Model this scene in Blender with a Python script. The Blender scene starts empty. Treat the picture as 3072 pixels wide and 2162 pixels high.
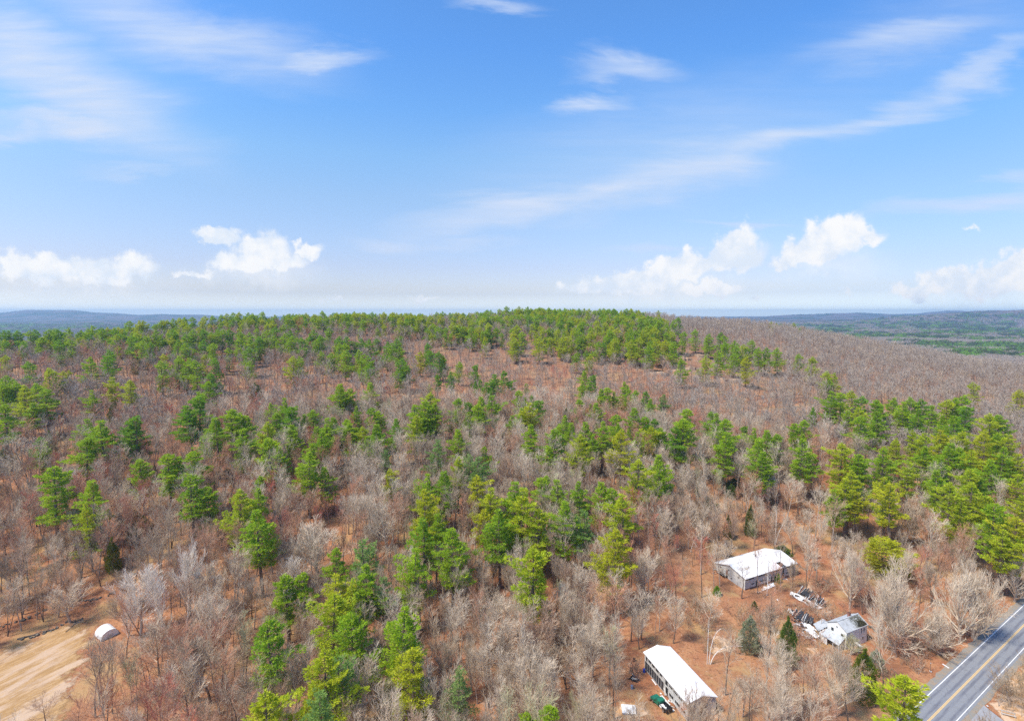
import bpy, math, random
import numpy as np
from mathutils import Vector, Matrix, Quaternion

scn = bpy.context.scene
COL = scn.collection
R = math.radians
rnd = random.Random(7)
nrs = np.random.RandomState(11)

# ------------------------------------------------------------------ camera
CAM_H = 90.0
FPX = 1600.0                      # focal length in pixels of a 3072 px wide picture
PITCH = math.atan(141.0 / FPX)
cam_d = bpy.data.cameras.new('camera')
cam_d.sensor_fit = 'HORIZONTAL'
cam_d.sensor_width = 36.0
cam_d.lens = 36.0 * FPX / 3072.0
cam_d.clip_start = 0.5
cam_d.clip_end = 40000.0
cam = bpy.data.objects.new('camera', cam_d)
COL.objects.link(cam)
cam.location = (0, 0, CAM_H)
cam.rotation_euler = (math.pi / 2 - PITCH, 0, 0)
scn.camera = cam

scn.view_settings.view_transform = 'Standard'
scn.view_settings.look = 'None'
scn.view_settings.exposure = 0.4
scn.view_settings.gamma = 1.0
scn.cycles.max_bounces = 5
scn.cycles.diffuse_bounces = 3
scn.cycles.glossy_bounces = 2
scn.cycles.transmission_bounces = 2
scn.cycles.transparent_max_bounces = 4
scn.cycles.volume_bounces = 0
scn.cycles.use_denoising = False

# ------------------------------------------------------------------ sun and sky
SUN_EL, SUN_AZ = R(57), R(243)
sun_d = bpy.data.lights.new('sun', 'SUN')
sun_d.energy = 4.2
sun_d.angle = R(10)
sun_d.color = (1.0, 0.90, 0.76)
sun = bpy.data.objects.new('sun', sun_d)
COL.objects.link(sun)
sdir = Vector((math.sin(SUN_AZ) * math.cos(SUN_EL), math.cos(SUN_AZ) * math.cos(SUN_EL), math.sin(SUN_EL)))
sun.rotation_euler = sdir.to_track_quat('Z', 'Y').to_euler()
sun.location = (0, 0, 200)

def ray(u, v):
    """direction through pixel (u, v) of the 3072 x 2162 picture"""
    x = (u - 1536) / FPX
    z = -(v - 1081) / FPX
    c, s = math.cos(PITCH), math.sin(PITCH)
    return (x, c + z * s, -s + z * c)

class NT:
    """small helper to write node trees"""
    def __init__(s, tree):
        s.t = tree
        tree.nodes.clear()
    def n(s, kind, ins=(), **kw):
        nd = s.t.nodes.new(kind)
        for k, v in kw.items():
            setattr(nd, k, v)
        if isinstance(ins, dict):
            it = ins.items()
        else:
            it = enumerate(ins)
        for k, v in it:
            if v is None:
                continue
            if isinstance(v, bpy.types.NodeSocket):
                s.t.links.new(v, nd.inputs[k])
            elif isinstance(v, bpy.types.Node):
                s.t.links.new(v.outputs[0], nd.inputs[k])
            else:
                nd.inputs[k].default_value = v
        return nd
    def m(s, op, a, b=None, c=None, clamp=False):
        return s.n('ShaderNodeMath', [a, b, c], operation=op, use_clamp=clamp).outputs[0]
    def mix(s, f, a, b, blend='MIX'):
        nd = s.n('ShaderNodeMix', {0: f}, data_type='RGBA', blend_type=blend)
        for i, v in ((6, a), (7, b)):
            if isinstance(v, bpy.types.NodeSocket):
                s.t.links.new(v, nd.inputs[i])
            else:
                nd.inputs[i].default_value = (v[0], v[1], v[2], 1)
        return nd.outputs[2]
    def ramp(s, f, stops, interp='LINEAR'):
        nd = s.n('ShaderNodeValToRGB', [f])
        cr = nd.color_ramp
        cr.interpolation = interp
        while len(cr.elements) < len(stops):
            cr.elements.new(0.5)
        for e, (p, c) in zip(cr.elements, stops):
            e.position = p
            e.color = (c[0], c[1], c[2], 1) if not isinstance(c, (int, float)) else (c, c, c, 1)
        return nd.outputs[0]
    def smooth(s, v, a, b):
        return s.n('ShaderNodeMapRange', [v, a, b, 0.0, 1.0], interpolation_type='SMOOTHSTEP').outputs[0]
    def noise(s, vec, scale, detail=2.0, rough=0.5, dist=0.0):
        return s.n('ShaderNodeTexNoise', {'Vector': vec, 'Scale': scale, 'Detail': detail, 'Roughness': rough, 'Distortion': dist})

def build_world():
    w = bpy.data.worlds.new('World')
    scn.world = w
    w.use_nodes = True
    w.cycles.sampling_method = 'MANUAL'
    w.cycles.sample_map_resolution = 512
    N = NT(w.node_tree)
    dd = N.n('ShaderNodeTexCoord').outputs['Generated']
    ds = N.n('ShaderNodeSeparateXYZ', [dd])
    dv = N.n('ShaderNodeCombineXYZ', [ds.outputs[0], ds.outputs[1], N.m('MAXIMUM', ds.outputs[2], 0.045)]).outputs[0]
    sky = N.n('ShaderNodeTexSky', [dv], sky_type='NISHITA', sun_disc=False, sun_elevation=R(48), sun_rotation=SUN_AZ,
              altitude=200, air_density=1.0, dust_density=1.0, ozone_density=1.5)
    d = N.n('ShaderNodeTexCoord').outputs['Generated']
    sp = N.n('ShaderNodeSeparateXYZ', [d])
    y = N.m('MAXIMUM', sp.outputs[1], 0.08)
    s_ = N.m('DIVIDE', sp.outputs[0], y)
    t_ = N.m('DIVIDE', sp.outputs[2], y)
    st = N.n('ShaderNodeCombineXYZ', [s_, t_, 0.0]).outputs[0]
    front = N.smooth(sp.outputs[1], 0.1, 0.4)
    # air: how the clear sky pales towards the horizon
    tint = N.ramp(N.m('ABSOLUTE', sp.outputs[2]), SKY_TINT)
    base = N.mix(1.0, sky.outputs[0], tint, 'MULTIPLY')
    base = N.mix(N.smooth(s_, 0.1, 0.9), base, N.mix(1.0, base, (.84, .90, .95), 'MULTIPLY'))
    # streaky distortion for the high cloud
    mp = N.n('ShaderNodeMapping', {0: st, 3: (1.6, 7.0, 1.0), 2: (0, 0, R(-10))}).outputs[0]
    n1 = N.noise(mp, 1.6, 6.0, 0.6, 0.4)
    wob = N.n('ShaderNodeVectorMath', [n1.outputs['Color'], (0.5, 0.5, 0.5)], operation='SUBTRACT').outputs[0]
    stw = N.n('ShaderNodeVectorMath', [wob, (0.22, 0.16, 0), st], operation='MULTIPLY_ADD').outputs[0]
    def st_of(u, v):
        a = ray(u * 1.338, v * 1.338)
        return a[0] / a[1], a[2] / a[1]
    def blob(vec, u, v, rx, ry, ang, k, soft=0.0):
        sx, tx = st_of(u, v)
        mpn = N.n('ShaderNodeMapping', {0: vec, 1: (sx, tx, 0), 2: (0, 0, R(ang)), 3: (rx / 1196., ry / 1196., 1)}, vector_type='TEXTURE')
        ln = N.n('ShaderNodeVectorMath', [mpn], operation='LENGTH').outputs['Value']
        f = N.n('ShaderNodeMapRange', [ln, 1.0, soft, 0.0, k], interpolation_type='SMOOTHSTEP').outputs[0]
        return f
    def total(vals, op='ADD'):
        a = vals[0]
        for b in vals[1:]:
            a = N.m(op, a, b)
        return a
    ci = total([blob(stw, *c) for c in CIRRUS], 'MAXIMUM')
    veil = total([blob(stw, *c) for c in VEIL])
    streak = N.noise(N.n('ShaderNodeMapping', {0: st, 3: (1.2, 14.0, 1.0), 2: (0, 0, R(-14))}).outputs[0], 3.0, 7.0, 0.62, 0.3)
    sk = N.smooth(streak.outputs[0], 0.25, 0.75)
    cirrus = N.m('MULTIPLY', N.m('ADD', ci, veil), N.m('MULTIPLY_ADD', sk, 0.38, 0.52))
    # heaped clouds near the horizon
    nc = N.noise(st, 26.0, 8.0, 0.58, 0.0)
    nc2 = N.noise(st, 5.0, 3.0, 0.5, 0.0)
    stc = N.n('ShaderNodeVectorMath', [N.n('ShaderNodeVectorMath', [nc.outputs['Color'], (0.5, 0.5, 0.5)], operation='SUBTRACT').outputs[0], (0.075, 0.07, 0), st], operation='MULTIPLY_ADD').outputs[0]
    cu = total([blob(stc, *c) for c in CUMULUS], 'MAXIMUM')
    puff = N.m('ADD', cu, N.m('MULTIPLY', N.m('MULTIPLY', N.m('SUBTRACT', nc.outputs[0], 0.5), 0.9), N.smooth(cu, 0.0, 0.25)))
    low = blob_low = total([blob(stc, *c) for c in CUMULUS_BASE], 'MAXIMUM')
    cum = N.m('MULTIPLY', N.smooth(puff, 0.0, 0.62), 0.98)
    cum = N.m('MAXIMUM', cum, N.m('MULTIPLY', low, 0.62))
    cirrus = N.m('MULTIPLY', cirrus, front, clamp=True)
    cum = N.m('MULTIPLY', cum, front, clamp=True)
    c1 = N.mix(cirrus, base, CIRRUS_COL)
    shade = N.smooth(N.m('MULTIPLY_ADD', nc2.outputs[0], 0.5, N.m('MULTIPLY', nc.outputs[0], 0.5)), 0.40, 0.58)
    ccol = N.mix(shade, CUM_DARK, CUM_LIGHT)
    c2 = N.mix(cum, c1, ccol)
    # below the horizon the world is the same pale haze colour
    bg = N.n('ShaderNodeBackground', {0: c2, 1: SKY_K})
    N.n('ShaderNodeOutputWorld', [bg])

SKY_K = 0.114
SKY_TINT = [(0.0, (1.75, 1.6, 1.62)), (0.012, (1.5, 1.38, 1.48)), (0.035, (1.05, 1.0, 1.22)), (0.084, (1.02, .96, 1.17)), (0.2, (1.05, 1.15, 1.27)), (0.27, (1.0, 1.28, 1.44)), (0.34, (.83, 1.28, 1.63)), (0.43, (.72, 1.25, 1.76)), (1.0, (.7, 1.2, 1.7))]
CIRRUS_COL = (4.4, 5.1, 6.4)
CUM_LIGHT = (6.7, 6.7, 6.75)
CUM_DARK = (5.2, 5.75, 6.5)
# (u, v, half width, half height, turn, strength[, soft]) in units of a 2296 px wide view of the sky
CIRRUS = [(150, 185, 470, 115, -26, 1.0), (60, 130, 260, 110, -20, .9), (430, 80, 460, 100, -17, .75), (690, 140, 190, 48, 3, 1.1), (160, 268, 270, 44, -2, 1.1), (20, 285, 170, 24, 0, .9),
          (300, 378, 170, 26, 0, .5), (1120, 34, 130, 30, 0, .9), (1400, 152, 165, 46, -4, .9), (1310, 236, 125, 38, 10, .9),
          (1130, 468, 330, 56, 12, 1.1), (1500, 385, 420, 74, 15, .85), (1330, 426, 300, 50, 14, .9), (1720, 320, 320, 52, 16, .8), (2030, 228, 260, 34, 20, .65), (1900, 262, 400, 42, 18, .75), (2170, 170, 300, 38, 22, .8),
          (2200, 452, 360, 40, 5, 1.05), (2010, 90, 260, 55, 8, .6), (870, 540, 140, 36, 0, .9), (1020, 540, 220, 18, 0, .6),
          (1650, 498, 190, 14, 0, .7), (1450, 560, 150, 16, 0, .6)]
VEIL = [(1500, 320, 700, 190, 13, .42), (2150, 60, 420, 130, 5, .3), (200, 60, 600, 160, -10, .3), (150, 200, 420, 170, -20, .2)]
CUMULUS = [(80, 606, 130, 46, 0, 1), (35, 590, 60, 36, 0, 1), (190, 604, 120, 44, 0, 1), (305, 598, 75, 44, 0, 1), (250, 615, 110, 36, 0, 1),
           (590, 562, 95, 58, 0, 1), (540, 590, 110, 40, 0, 1), (488, 530, 86, 24, 0, 1), (690, 562, 46, 28, 0, 1), (630, 585, 90, 40, 0, 1), (440, 612, 80, 16, 0, .7),
           (1662, 540, 56, 52, 0, 1.4), (1640, 575, 110, 50, 8, 1.4), (1520, 602, 140, 46, 12, 1.5), (1420, 628, 170, 38, 8, 1.5), (1340, 648, 130, 22, 0, 1.2), (1600, 648, 110, 26, 0, 1.3),
           (1880, 524, 104, 56, 0, 1.3), (1830, 560, 114, 50, 8, 1.3), (1945, 532, 60, 36, 0, 1), (1780, 590, 90, 26, 0, 1),
           (2130, 630, 95, 48, 0, 1.5), (2040, 652, 70, 28, 0, 1.3), (2210, 640, 110, 42, 0, 1.5), (2285, 610, 85, 66, 0, 1.5), (2240, 625, 90, 52, 0, 1.5),
           (2180, 513, 34, 13, 0, .5), (1690, 672, 38, 13, 0, .55), (960, 668, 56, 12, 0, .42), (1895, 655, 32, 15, 0, .6), (755, 672, 46, 8, 0, .4)]
CUMULUS_BASE = [(190, 640, 300, 50, 0, .8), (580, 612, 200, 50, 0, .8), (1500, 655, 330, 46, 4, .8), (1850, 590, 190, 60, 0, .8), (2180, 660, 260, 46, 0, .8)]
build_world()

# ------------------------------------------------------------------ the lie of the land
COLS = [  # u of the column in a 2296 px wide view, then (distance ahead, height) down the column
    (-300, [(0, 0), (110, 0), (150, 3), (195, 14), (240, 28), (330, 42), (420, 54), (480, 50), (700, 5), (1200, -25), (2200, -30)]),
    (0, [(0, 0), (110, 0), (150, 3), (195, 14), (240, 28), (330, 43), (400, 55), (460, 52), (700, 3), (1200, -25), (2200, -30)]),
    (150, [(0, 0), (115, 0), (150, 3), (195, 15), (240, 29), (330, 44), (420, 56), (480, 52), (720, 3), (1200, -25), (2200, -30)]),
    (300, [(0, 0), (120, 0), (150, 3), (195, 15), (240, 28), (330, 44), (460, 63), (540, 58), (800, 5), (1300, -25), (2200, -30)]),
    (600, [(0, 0), (130, 0), (165, 6), (215, 19), (285, 30), (415, 49), (520, 72), (600, 68), (900, 10), (1400, -25), (2200, -30)]),
    (850, [(0, 0), (133, 0), (165, 6), (215, 19), (285, 30), (415, 48), (560, 74), (660, 69), (1000, 10), (1500, -25), (2200, -30)]),
    (1148, [(0, 0), (138, 0), (165, 5), (215, 18), (285, 28), (415, 44), (540, 66), (700, 80), (800, 76), (1100, 20), (1600, -25), (2200, -30)]),
    (1440, [(0, 0), (140, 0), (165, 4), (215, 15), (285, 26), (400, 41), (470, 57), (640, 79), (740, 73), (1100, 15), (1600, -25), (2200, -30)]),
    (1700, [(0, 0), (192, 0), (215, 5), (245, 17), (300, 25), (380, 35), (460, 45), (600, 60), (750, 70), (850, 60), (1200, 5), (1700, -25), (2200, -30)]),
    (2000, [(0, 0), (188, 0), (208, 4), (245, 16), (300, 23), (400, 30), (500, 37), (620, 44), (700, 38), (1000, -5), (1500, -28), (2200, -30)]),
    (2296, [(0, 0), (162, 0), (204, 11), (260, 21), (360, 24), (480, 29), (560, 22), (800, -15), (1300, -30), (2200, -30)]),
    (2600, [(0, 0), (160, 0), (210, 12), (270, 20), (360, 23), (460, 24), (560, 12), (800, -18), (1300, -30), (2200, -30)]),
]
_D = np.arange(0, 2201, 10.0)
_S = np.linspace(-1.25, 1.25, 201)
_cs = np.array([(c[0] - 1148) / 1196.0 for c in COLS])
_raw = np.array([np.interp(_D, [p[0] for p in c[1]], [p[1] for p in c[1]]) for c in COLS])
_G = np.array([[np.interp(s, _cs, _raw[:, j]) for s in _S] for j in range(len(_D))])     # D x S
def _blur(a, axis, sg):
    k = np.exp(-0.5 * (np.arange(-4 * sg, 4 * sg + 1) / sg) ** 2)
    k /= k.sum()
    pad = [(0, 0), (0, 0)]
    pad[axis] = (4 * sg, 4 * sg)
    b = np.pad(a, pad, mode='edge')
    return np.apply_along_axis(lambda r: np.convolve(r, k, 'valid'), axis, b)
_G = _blur(_blur(_G, 1, 5), 0, 1)
_G[:13] *= 0
_G[13:17] *= np.array([.2, .4, .6, .85])[:, None]

def Z(x, y):
    x = np.asarray(x, float)
    y = np.asarray(y, float)
    yc = np.clip(y, 30, 2190)
    s = np.clip(x / np.maximum(y, 30), -1.24, 1.24)
    fi = yc / 10.0
    fj = (s + 1.25) / 2.5 * 200
    i = np.clip(fi.astype(int), 0, len(_D) - 2)
    j = np.clip(fj.astype(int), 0, 199)
    a, b = fi - i, fj - j
    z = (_G[i, j] * (1 - a) * (1 - b) + _G[i + 1, j] * a * (1 - b) + _G[i, j + 1] * (1 - a) * b + _G[i + 1, j + 1] * a * b)
    k = np.clip((y - 190) / 60.0, 0, 1)
    z = z + k * (0.9 * np.sin(x * .045 + 1.3) * np.sin(y * .05) + 0.6 * np.sin(x * .11 + y * .07) + 0.4 * np.sin(y * .19 - x * .06))
    # far country
    kf = np.clip((y - 1500) / 900.0, 0, 1)
    roll = 9 * np.sin(x * .0041 + 1) * np.sin(y * .0035) + 6 * np.sin(x * .009 + y * .0061)
    z = z + kf * roll + np.clip((y - 3500) / 5000.0, 0, 1) * 42
    sx = x / np.maximum(y, 30)
    def hill(z, y0, w, s0, sw, h):
        return z + h * np.exp(-((y - y0) / w) ** 2) * np.exp(-((sx - s0) / sw) ** 2)
    z = hill(z, 8600, 900, -.885, .10, 112)
    z = hill(z, 8600, 1200, -.70, .22, 60)
    z = hill(z, 5600, 900, 1.02, .26, 152)
    z = hill(z, 5200, 700, .74, .13, 30)
    z = hill(z, 9500, 900, .62, .12, 84)
    z = hill(z, 10300, 700, .82, .09, 118)
    return z

def at(u, v, dz=0.0, far=1600.0):
    """where the sight line through a point of the picture meets the land (or a height dz above it)"""
    d = np.array(ray(u, v))
    ys = np.arange(60.0, far, 1.0)
    t = ys / d[1]
    gap = CAM_H + t * d[2] - Z(t * d[0], ys) - dz
    hit = np.nonzero(gap <= 0)[0]
    k = hit[0] if len(hit) else int(np.argmin(gap[:int(850 - 60)]))
    return float(t[k] * d[0]), float(ys[k])

def pix(x, y, z):
    """picture position (3072 px wide) of points"""
    c, s = math.cos(PITCH), math.sin(PITCH)
    dz = np.asarray(z) - CAM_H
    f = y * c - dz * s
    up = y * s + dz * c
    return 1536 + FPX * x / f, 1081 - FPX * up / f

# ------------------------------------------------------------------ materials
MATS = {}
def mat(name, build):
    m = bpy.data.materials.new(name)
    m.use_nodes = True
    N = NT(m.node_tree)
    sh = build(N)
    N.n('ShaderNodeOutputMaterial', [sh])
    MATS[name] = m
    return m
def pbsdf(N, col, rough=0.8, spec=0.25, metal=0.0, normal=None):
    nd = N.n('ShaderNodeBsdfPrincipled', {'Roughness': rough, 'Specular IOR Level': spec, 'Metallic': metal})
    if isinstance(col, bpy.types.NodeSocket):
        N.t.links.new(col, nd.inputs['Base Color'])
    else:
        nd.inputs['Base Color'].default_value = (*col, 1)
    if normal is not None:
        N.t.links.new(normal, nd.inputs['Normal'])
    return nd
def painted(name, c1, c2, scale=1.5, rough=.75, streak=0.0, spec=.25, metal=0.0, dirt=None, dirt_k=.5, bump=.0):
    """weathered surface: two tones, streaks and blotches of dirt"""
    def b(N):
        oc = N.n('ShaderNodeTexCoord').outputs['Object']
        n = N.noise(oc, scale, 5.0, .6)
        col = N.mix(N.smooth(n.outputs[0], .35, .65), c1, c2)
        if streak:
            st = N.n('ShaderNodeMapping', {0: oc, 3: (4.0, 4.0, .35)}).outputs[0]
            s = N.noise(st, scale * 2.2, 4.0, .6)
            col = N.mix(N.m('MULTIPLY', N.smooth(s.outputs[0], .5, .72), streak), col, dirt or tuple(x * .4 for x in c1))
        if dirt is not None:
            s = N.noise(oc, scale * .45, 6.0, .65)
            col = N.mix(N.m('MULTIPLY', N.smooth(s.outputs[0], .52, .68), dirt_k), col, dirt)
        nrm = None
        if bump:
            bn = N.n('ShaderNodeBump', {'Strength': bump, 'Distance': .05, 'Height': n.outputs[0]})
            nrm = bn.outputs[0]
        return pbsdf(N, col, rough, spec, metal, nrm)
    return mat(name, b)

def twig_mat(name, c1, c2, c3=None):
    def b(N):
        oi = N.n('ShaderNodeObjectInfo')
        col = N.mix(oi.outputs['Random'], c1, c2)
        if c3:
            oc = N.n('ShaderNodeTexCoord').outputs['Object']
            n = N.noise(oc, .35, 2.0)
            col = N.mix(N.smooth(n.outputs[0], .4, .7), col, c3)
        return N.n('ShaderNodeBsdfDiffuse', [col])
    return mat(name, b)
def needle_mat(name, a, b_, c, bright):
    def b(N):
        oi = N.n('ShaderNodeObjectInfo')
        oc = N.n('ShaderNodeTexCoord').outputs['Object']
        n = N.noise(oc, .9, 3.0, .6)
        big = N.noise(oc, .18, 1.0, .5)
        col = N.mix(oi.outputs['Random'], a, b_)
        r2 = N.m('FRACT', N.m('MULTIPLY', oi.outputs['Random'], 7.31))
        col = N.mix(N.smooth(r2, .55, 1.0), col, c)
        col = N.mix(N.m('MULTIPLY', N.smooth(n.outputs[0], .42, .72), .8), col, bright)
        col = N.mix(N.m('MULTIPLY', N.smooth(big.outputs[0], .4, .65), .35), col, c)
        d = N.n('ShaderNodeBsdfDiffuse', [col])
        t = N.n('ShaderNodeBsdfTranslucent', [N.mix(.5, col, bright)])
        return N.n('ShaderNodeMixShader', {0: .42, 1: d.outputs[0], 2: t.outputs[0]})
    return mat(name, b)

# ------------------------------------------------------------------ mesh collector
class MB:
    def __init__(s):
        s.v, s.q, s.t, s.n = [], [], [], 0
        s.qm, s.tm = [], []
    def add(s, verts, quads=None, tris=None, mi=0):
        verts = np.asarray(verts, float).reshape(-1, 3)
        s.v.append(verts)
        if quads is not None and len(quads):
            q = np.asarray(quads, int).reshape(-1, 4) + s.n
            s.q.append(q)
            s.qm.append(np.full(len(q), mi))
        if tris is not None and len(tris):
            t = np.asarray(tris, int).reshape(-1, 3) + s.n
            s.t.append(t)
            s.tm.append(np.full(len(t), mi))
        s.n += len(verts)
        return s
    def box(s, c, size, rz=0.0, rx=0.0, ry=0.0, mi=0):
        h = np.array(size, float) / 2
        P = np.array([(x, y, z) for x in (-1, 1) for y in (-1, 1) for z in (-1, 1)], float) * h
        if rx or ry or rz:
            M = np.array(Matrix.Rotation(rz, 3, 'Z') @ Matrix.Rotation(ry, 3, 'Y') @ Matrix.Rotation(rx, 3, 'X'))
            P = P @ M.T
        P = P + np.array(c, float)
        s.add(P, [(0, 1, 3, 2), (4, 6, 7, 5), (0, 4, 5, 1), (2, 3, 7, 6), (0, 2, 6, 4), (1, 5, 7, 3)], mi=mi)
        return s
    def prism(s, poly, z0, z1, mi=0):
        """poly: list of (x, y) counter-clockwise; vertical prism"""
        n = len(poly)
        V = [(x, y, z0) for x, y in poly] + [(x, y, z1) for x, y in poly]
        Q = [(i, (i + 1) % n, n + (i + 1) % n, n + i) for i in range(n)]
        T = [(n, n + i, n + i + 1) for i in range(1, n - 1)] + [(0, i + 1, i) for i in range(1, n - 1)]
        s.add(V, Q, T, mi)
        return s
    def extr(s, poly3, off, mi=0):
        """planar polygon of 3-d points pushed along off"""
        n = len(poly3)
        P = np.array(poly3, float)
        V = np.vstack([P, P + np.array(off, float)])
        Q = [(i, (i + 1) % n, n + (i + 1) % n, n + i) for i in range(n)]
        T = [(n, n + i, n + i + 1) for i in range(1, n - 1)] + [(0, i + 1, i) for i in range(1, n - 1)]
        s.add(V, Q, T, mi)
        return s
    def tubes(s, P0, P1, R0, R1, sides=3, mi=0, cap=False):
        P0, P1 = np.asarray(P0, float), np.asarray(P1, float)
        R0, R1 = np.asarray(R0, float), np.asarray(R1, float)
        m = len(P0)
        if not m:
            return s
        d = P1 - P0
        d /= np.maximum(np.linalg.norm(d, axis=1, keepdims=True), 1e-9)
        ref = np.where(np.abs(d[:, 2:3]) > .9, np.array([[1., 0, 0]]), np.array([[0, 0, 1.]]))
        a = np.cross(d, ref)
        a /= np.linalg.norm(a, axis=1, keepdims=True)
        b = np.cross(d, a)
        th = np.arange(sides) * 2 * math.pi / sides
        ring = a[:, None, :] * np.cos(th)[None, :, None] + b[:, None, :] * np.sin(th)[None, :, None]
        V = np.concatenate([P0[:, None] + ring * R0[:, None, None], P1[:, None] + ring * R1[:, None, None]], 1)   # m, 2s, 3
        k = np.arange(sides)
        q = np.stack([k, (k + 1) % sides, sides + (k + 1) % sides, sides + k], 1)
        Q = (np.arange(m) * 2 * sides)[:, None, None] + q[None]
        base = s.n
        s.add(V.reshape(-1, 3), Q.reshape(-1, 4), mi=mi)
        if cap:
            T = []
            for i in range(m):
                o = i * 2 * sides + sides
                T += [(o, o + j, o + j + 1) for j in range(1, sides - 1)]
                o = i * 2 * sides
                T += [(o, o + j + 1, o + j) for j in range(1, sides - 1)]
            s.t.append(np.array(T) + base)
            s.tm.append(np.full(len(T), mi))
        return s
    def mesh(s, name, mats, smooth=False):
        V = np.vstack(s.v)
        Q = np.vstack(s.q) if s.q else np.zeros((0, 4), int)
        T = np.vstack(s.t) if s.t else np.zeros((0, 3), int)
        me = bpy.data.meshes.new(name)
        me.vertices.add(len(V))
        me.vertices.foreach_set('co', V.ravel())
        loops = np.concatenate([Q.ravel(), T.ravel()]).astype(np.int32)
        me.loops.add(len(loops))
        me.loops.foreach_set('vertex_index', loops)
        nq, nt = len(Q), len(T)
        st = np.concatenate([np.arange(nq) * 4, nq * 4 + np.arange(nt) * 3]).astype(np.int32)
        me.polygons.add(nq + nt)
        me.polygons.foreach_set('loop_start', st)
        mi = np.concatenate((s.qm + s.tm) or [np.zeros(0)]).astype(np.int32)
        me.polygons.foreach_set('material_index', mi)
        me.polygons.foreach_set('use_smooth', np.full(nq + nt, bool(smooth)))
        if False:
            me.polygons.foreach_set('use_smooth', np.ones(nq + nt, bool))
        for m in (mats if isinstance(mats, (list, tuple)) else [mats]):
            me.materials.append(m)
        me.update(calc_edges=True)
        me.validate()
        return me
    def build(s, name, mats, parent=None, smooth=False):
        o = bpy.data.objects.new(name, s.mesh(name, mats, smooth))
        COL.objects.link(o)
        if parent is not None:
            o.parent = parent
        return o

def tag(o, label=None, cat=None, group=None, kind=None):
    if label:
        o['label'] = label
    if cat:
        o['category'] = cat
    if group:
        o['group'] = group
    if kind:
        o['kind'] = kind
    return o
def thing(name, label, cat, loc=(0, 0, 0), rz=0.0, group=None):
    o = bpy.data.objects.new(name, None)
    COL.objects.link(o)
    o.empty_display_size = .2
    o.location = loc
    o.rotation_euler = (0, 0, rz)
    return tag(o, label, cat, group)
LANE_A = 1.107

# ------------------------------------------------------------------ the materials of the place
def m_ground(N):
    p = N.n('ShaderNodeNewGeometry').outputs['Position']
    sp = N.n('ShaderNodeSeparateXYZ', [p])
    big = N.noise(p, .022, 4.0, .6)
    mid = N.noise(p, .14, 5.0, .65)
    fine = N.noise(p, 1.1, 4.0, .7)
    tiny = N.noise(p, 5.0, 3.0, .7)
    leaf = N.n('ShaderNodeTexVoronoi', {'Vector': p, 'Scale': 2.6, 'Randomness': 1.0})
    col = N.mix(N.smooth(big.outputs[0], .36, .64), (.345, .130, .062), (.40, .195, .095))
    col = N.mix(N.smooth(mid.outputs[0], .40, .66), col, (.46, .235, .115))
    col = N.mix(N.m('MULTIPLY', N.smooth(fine.outputs[0], .5, .66), .65), col, (.10, .045, .028))
    col = N.mix(N.m('MULTIPLY', N.smooth(tiny.outputs[0], .52, .70), .6), col, (.64, .39, .24))
    col = N.mix(N.m('MULTIPLY', N.smooth(tiny.outputs[0], .46, .34), .55), col, (.17, .075, .045))
    pale = N.smooth(leaf.outputs['Color'], .86, .93)
    col = N.mix(N.m('MULTIPLY', pale, .45), col, (.62, .42, .30))
    wet = N.noise(p, .075, 6.0, .72)
    col = N.mix(N.m('MULTIPLY', N.smooth(wet.outputs[0], .50, .66), .55), col, (.15, .065, .038))
    tan = N.noise(N.n('ShaderNodeMapping', {0: p, 1: (31, 17, 0)}).outputs[0], .06, 6.0, .7)
    col = N.mix(N.m('MULTIPLY', N.smooth(tan.outputs[0], .50, .62), .75), col, (.44, .285, .13))
    # mossy and bramble patches
    moss = N.noise(p, .05, 5.0, .7)
    col = N.mix(N.m('MULTIPLY', N.smooth(moss.outputs[0], .60, .72), .5), col, (.12, .105, .04))
    # higher up the hill the litter is duller, with grey rock
    up = N.smooth(sp.outputs[1], 250.0, 520.0)
    col = N.mix(N.m('MULTIPLY', up, .45), col, (.24, .16, .12))
    h = N.m('ADD', fine.outputs[0], N.m('MULTIPLY', tiny.outputs[0], .5))
    bn = N.n('ShaderNodeBump', {'Strength': .6, 'Distance': .25, 'Height': h})
    return pbsdf(N, col, .95, .1, normal=bn.outputs[0])
mat('leaf_litter', m_ground)
def m_far(N):
    p = N.n('ShaderNodeNewGeometry').outputs['Position']
    mp = N.n('ShaderNodeMapping', {0: p, 3: (1, .55, 1)}).outputs[0]
    a = N.noise(mp, .0035, 6.0, .65)
    b = N.noise(p, .03, 4.0, .7)
    col = N.mix(N.smooth(a.outputs[0], .46, .56), (.14, .105, .10), (.025, .05, .02))
    col = N.mix(N.m('MULTIPLY', N.smooth(b.outputs[0], .45, .65), .6), col, (.20, .15, .13))
    return N.n('ShaderNodeBsdfDiffuse', [col])
mat('far_forest_floor', m_far)

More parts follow.
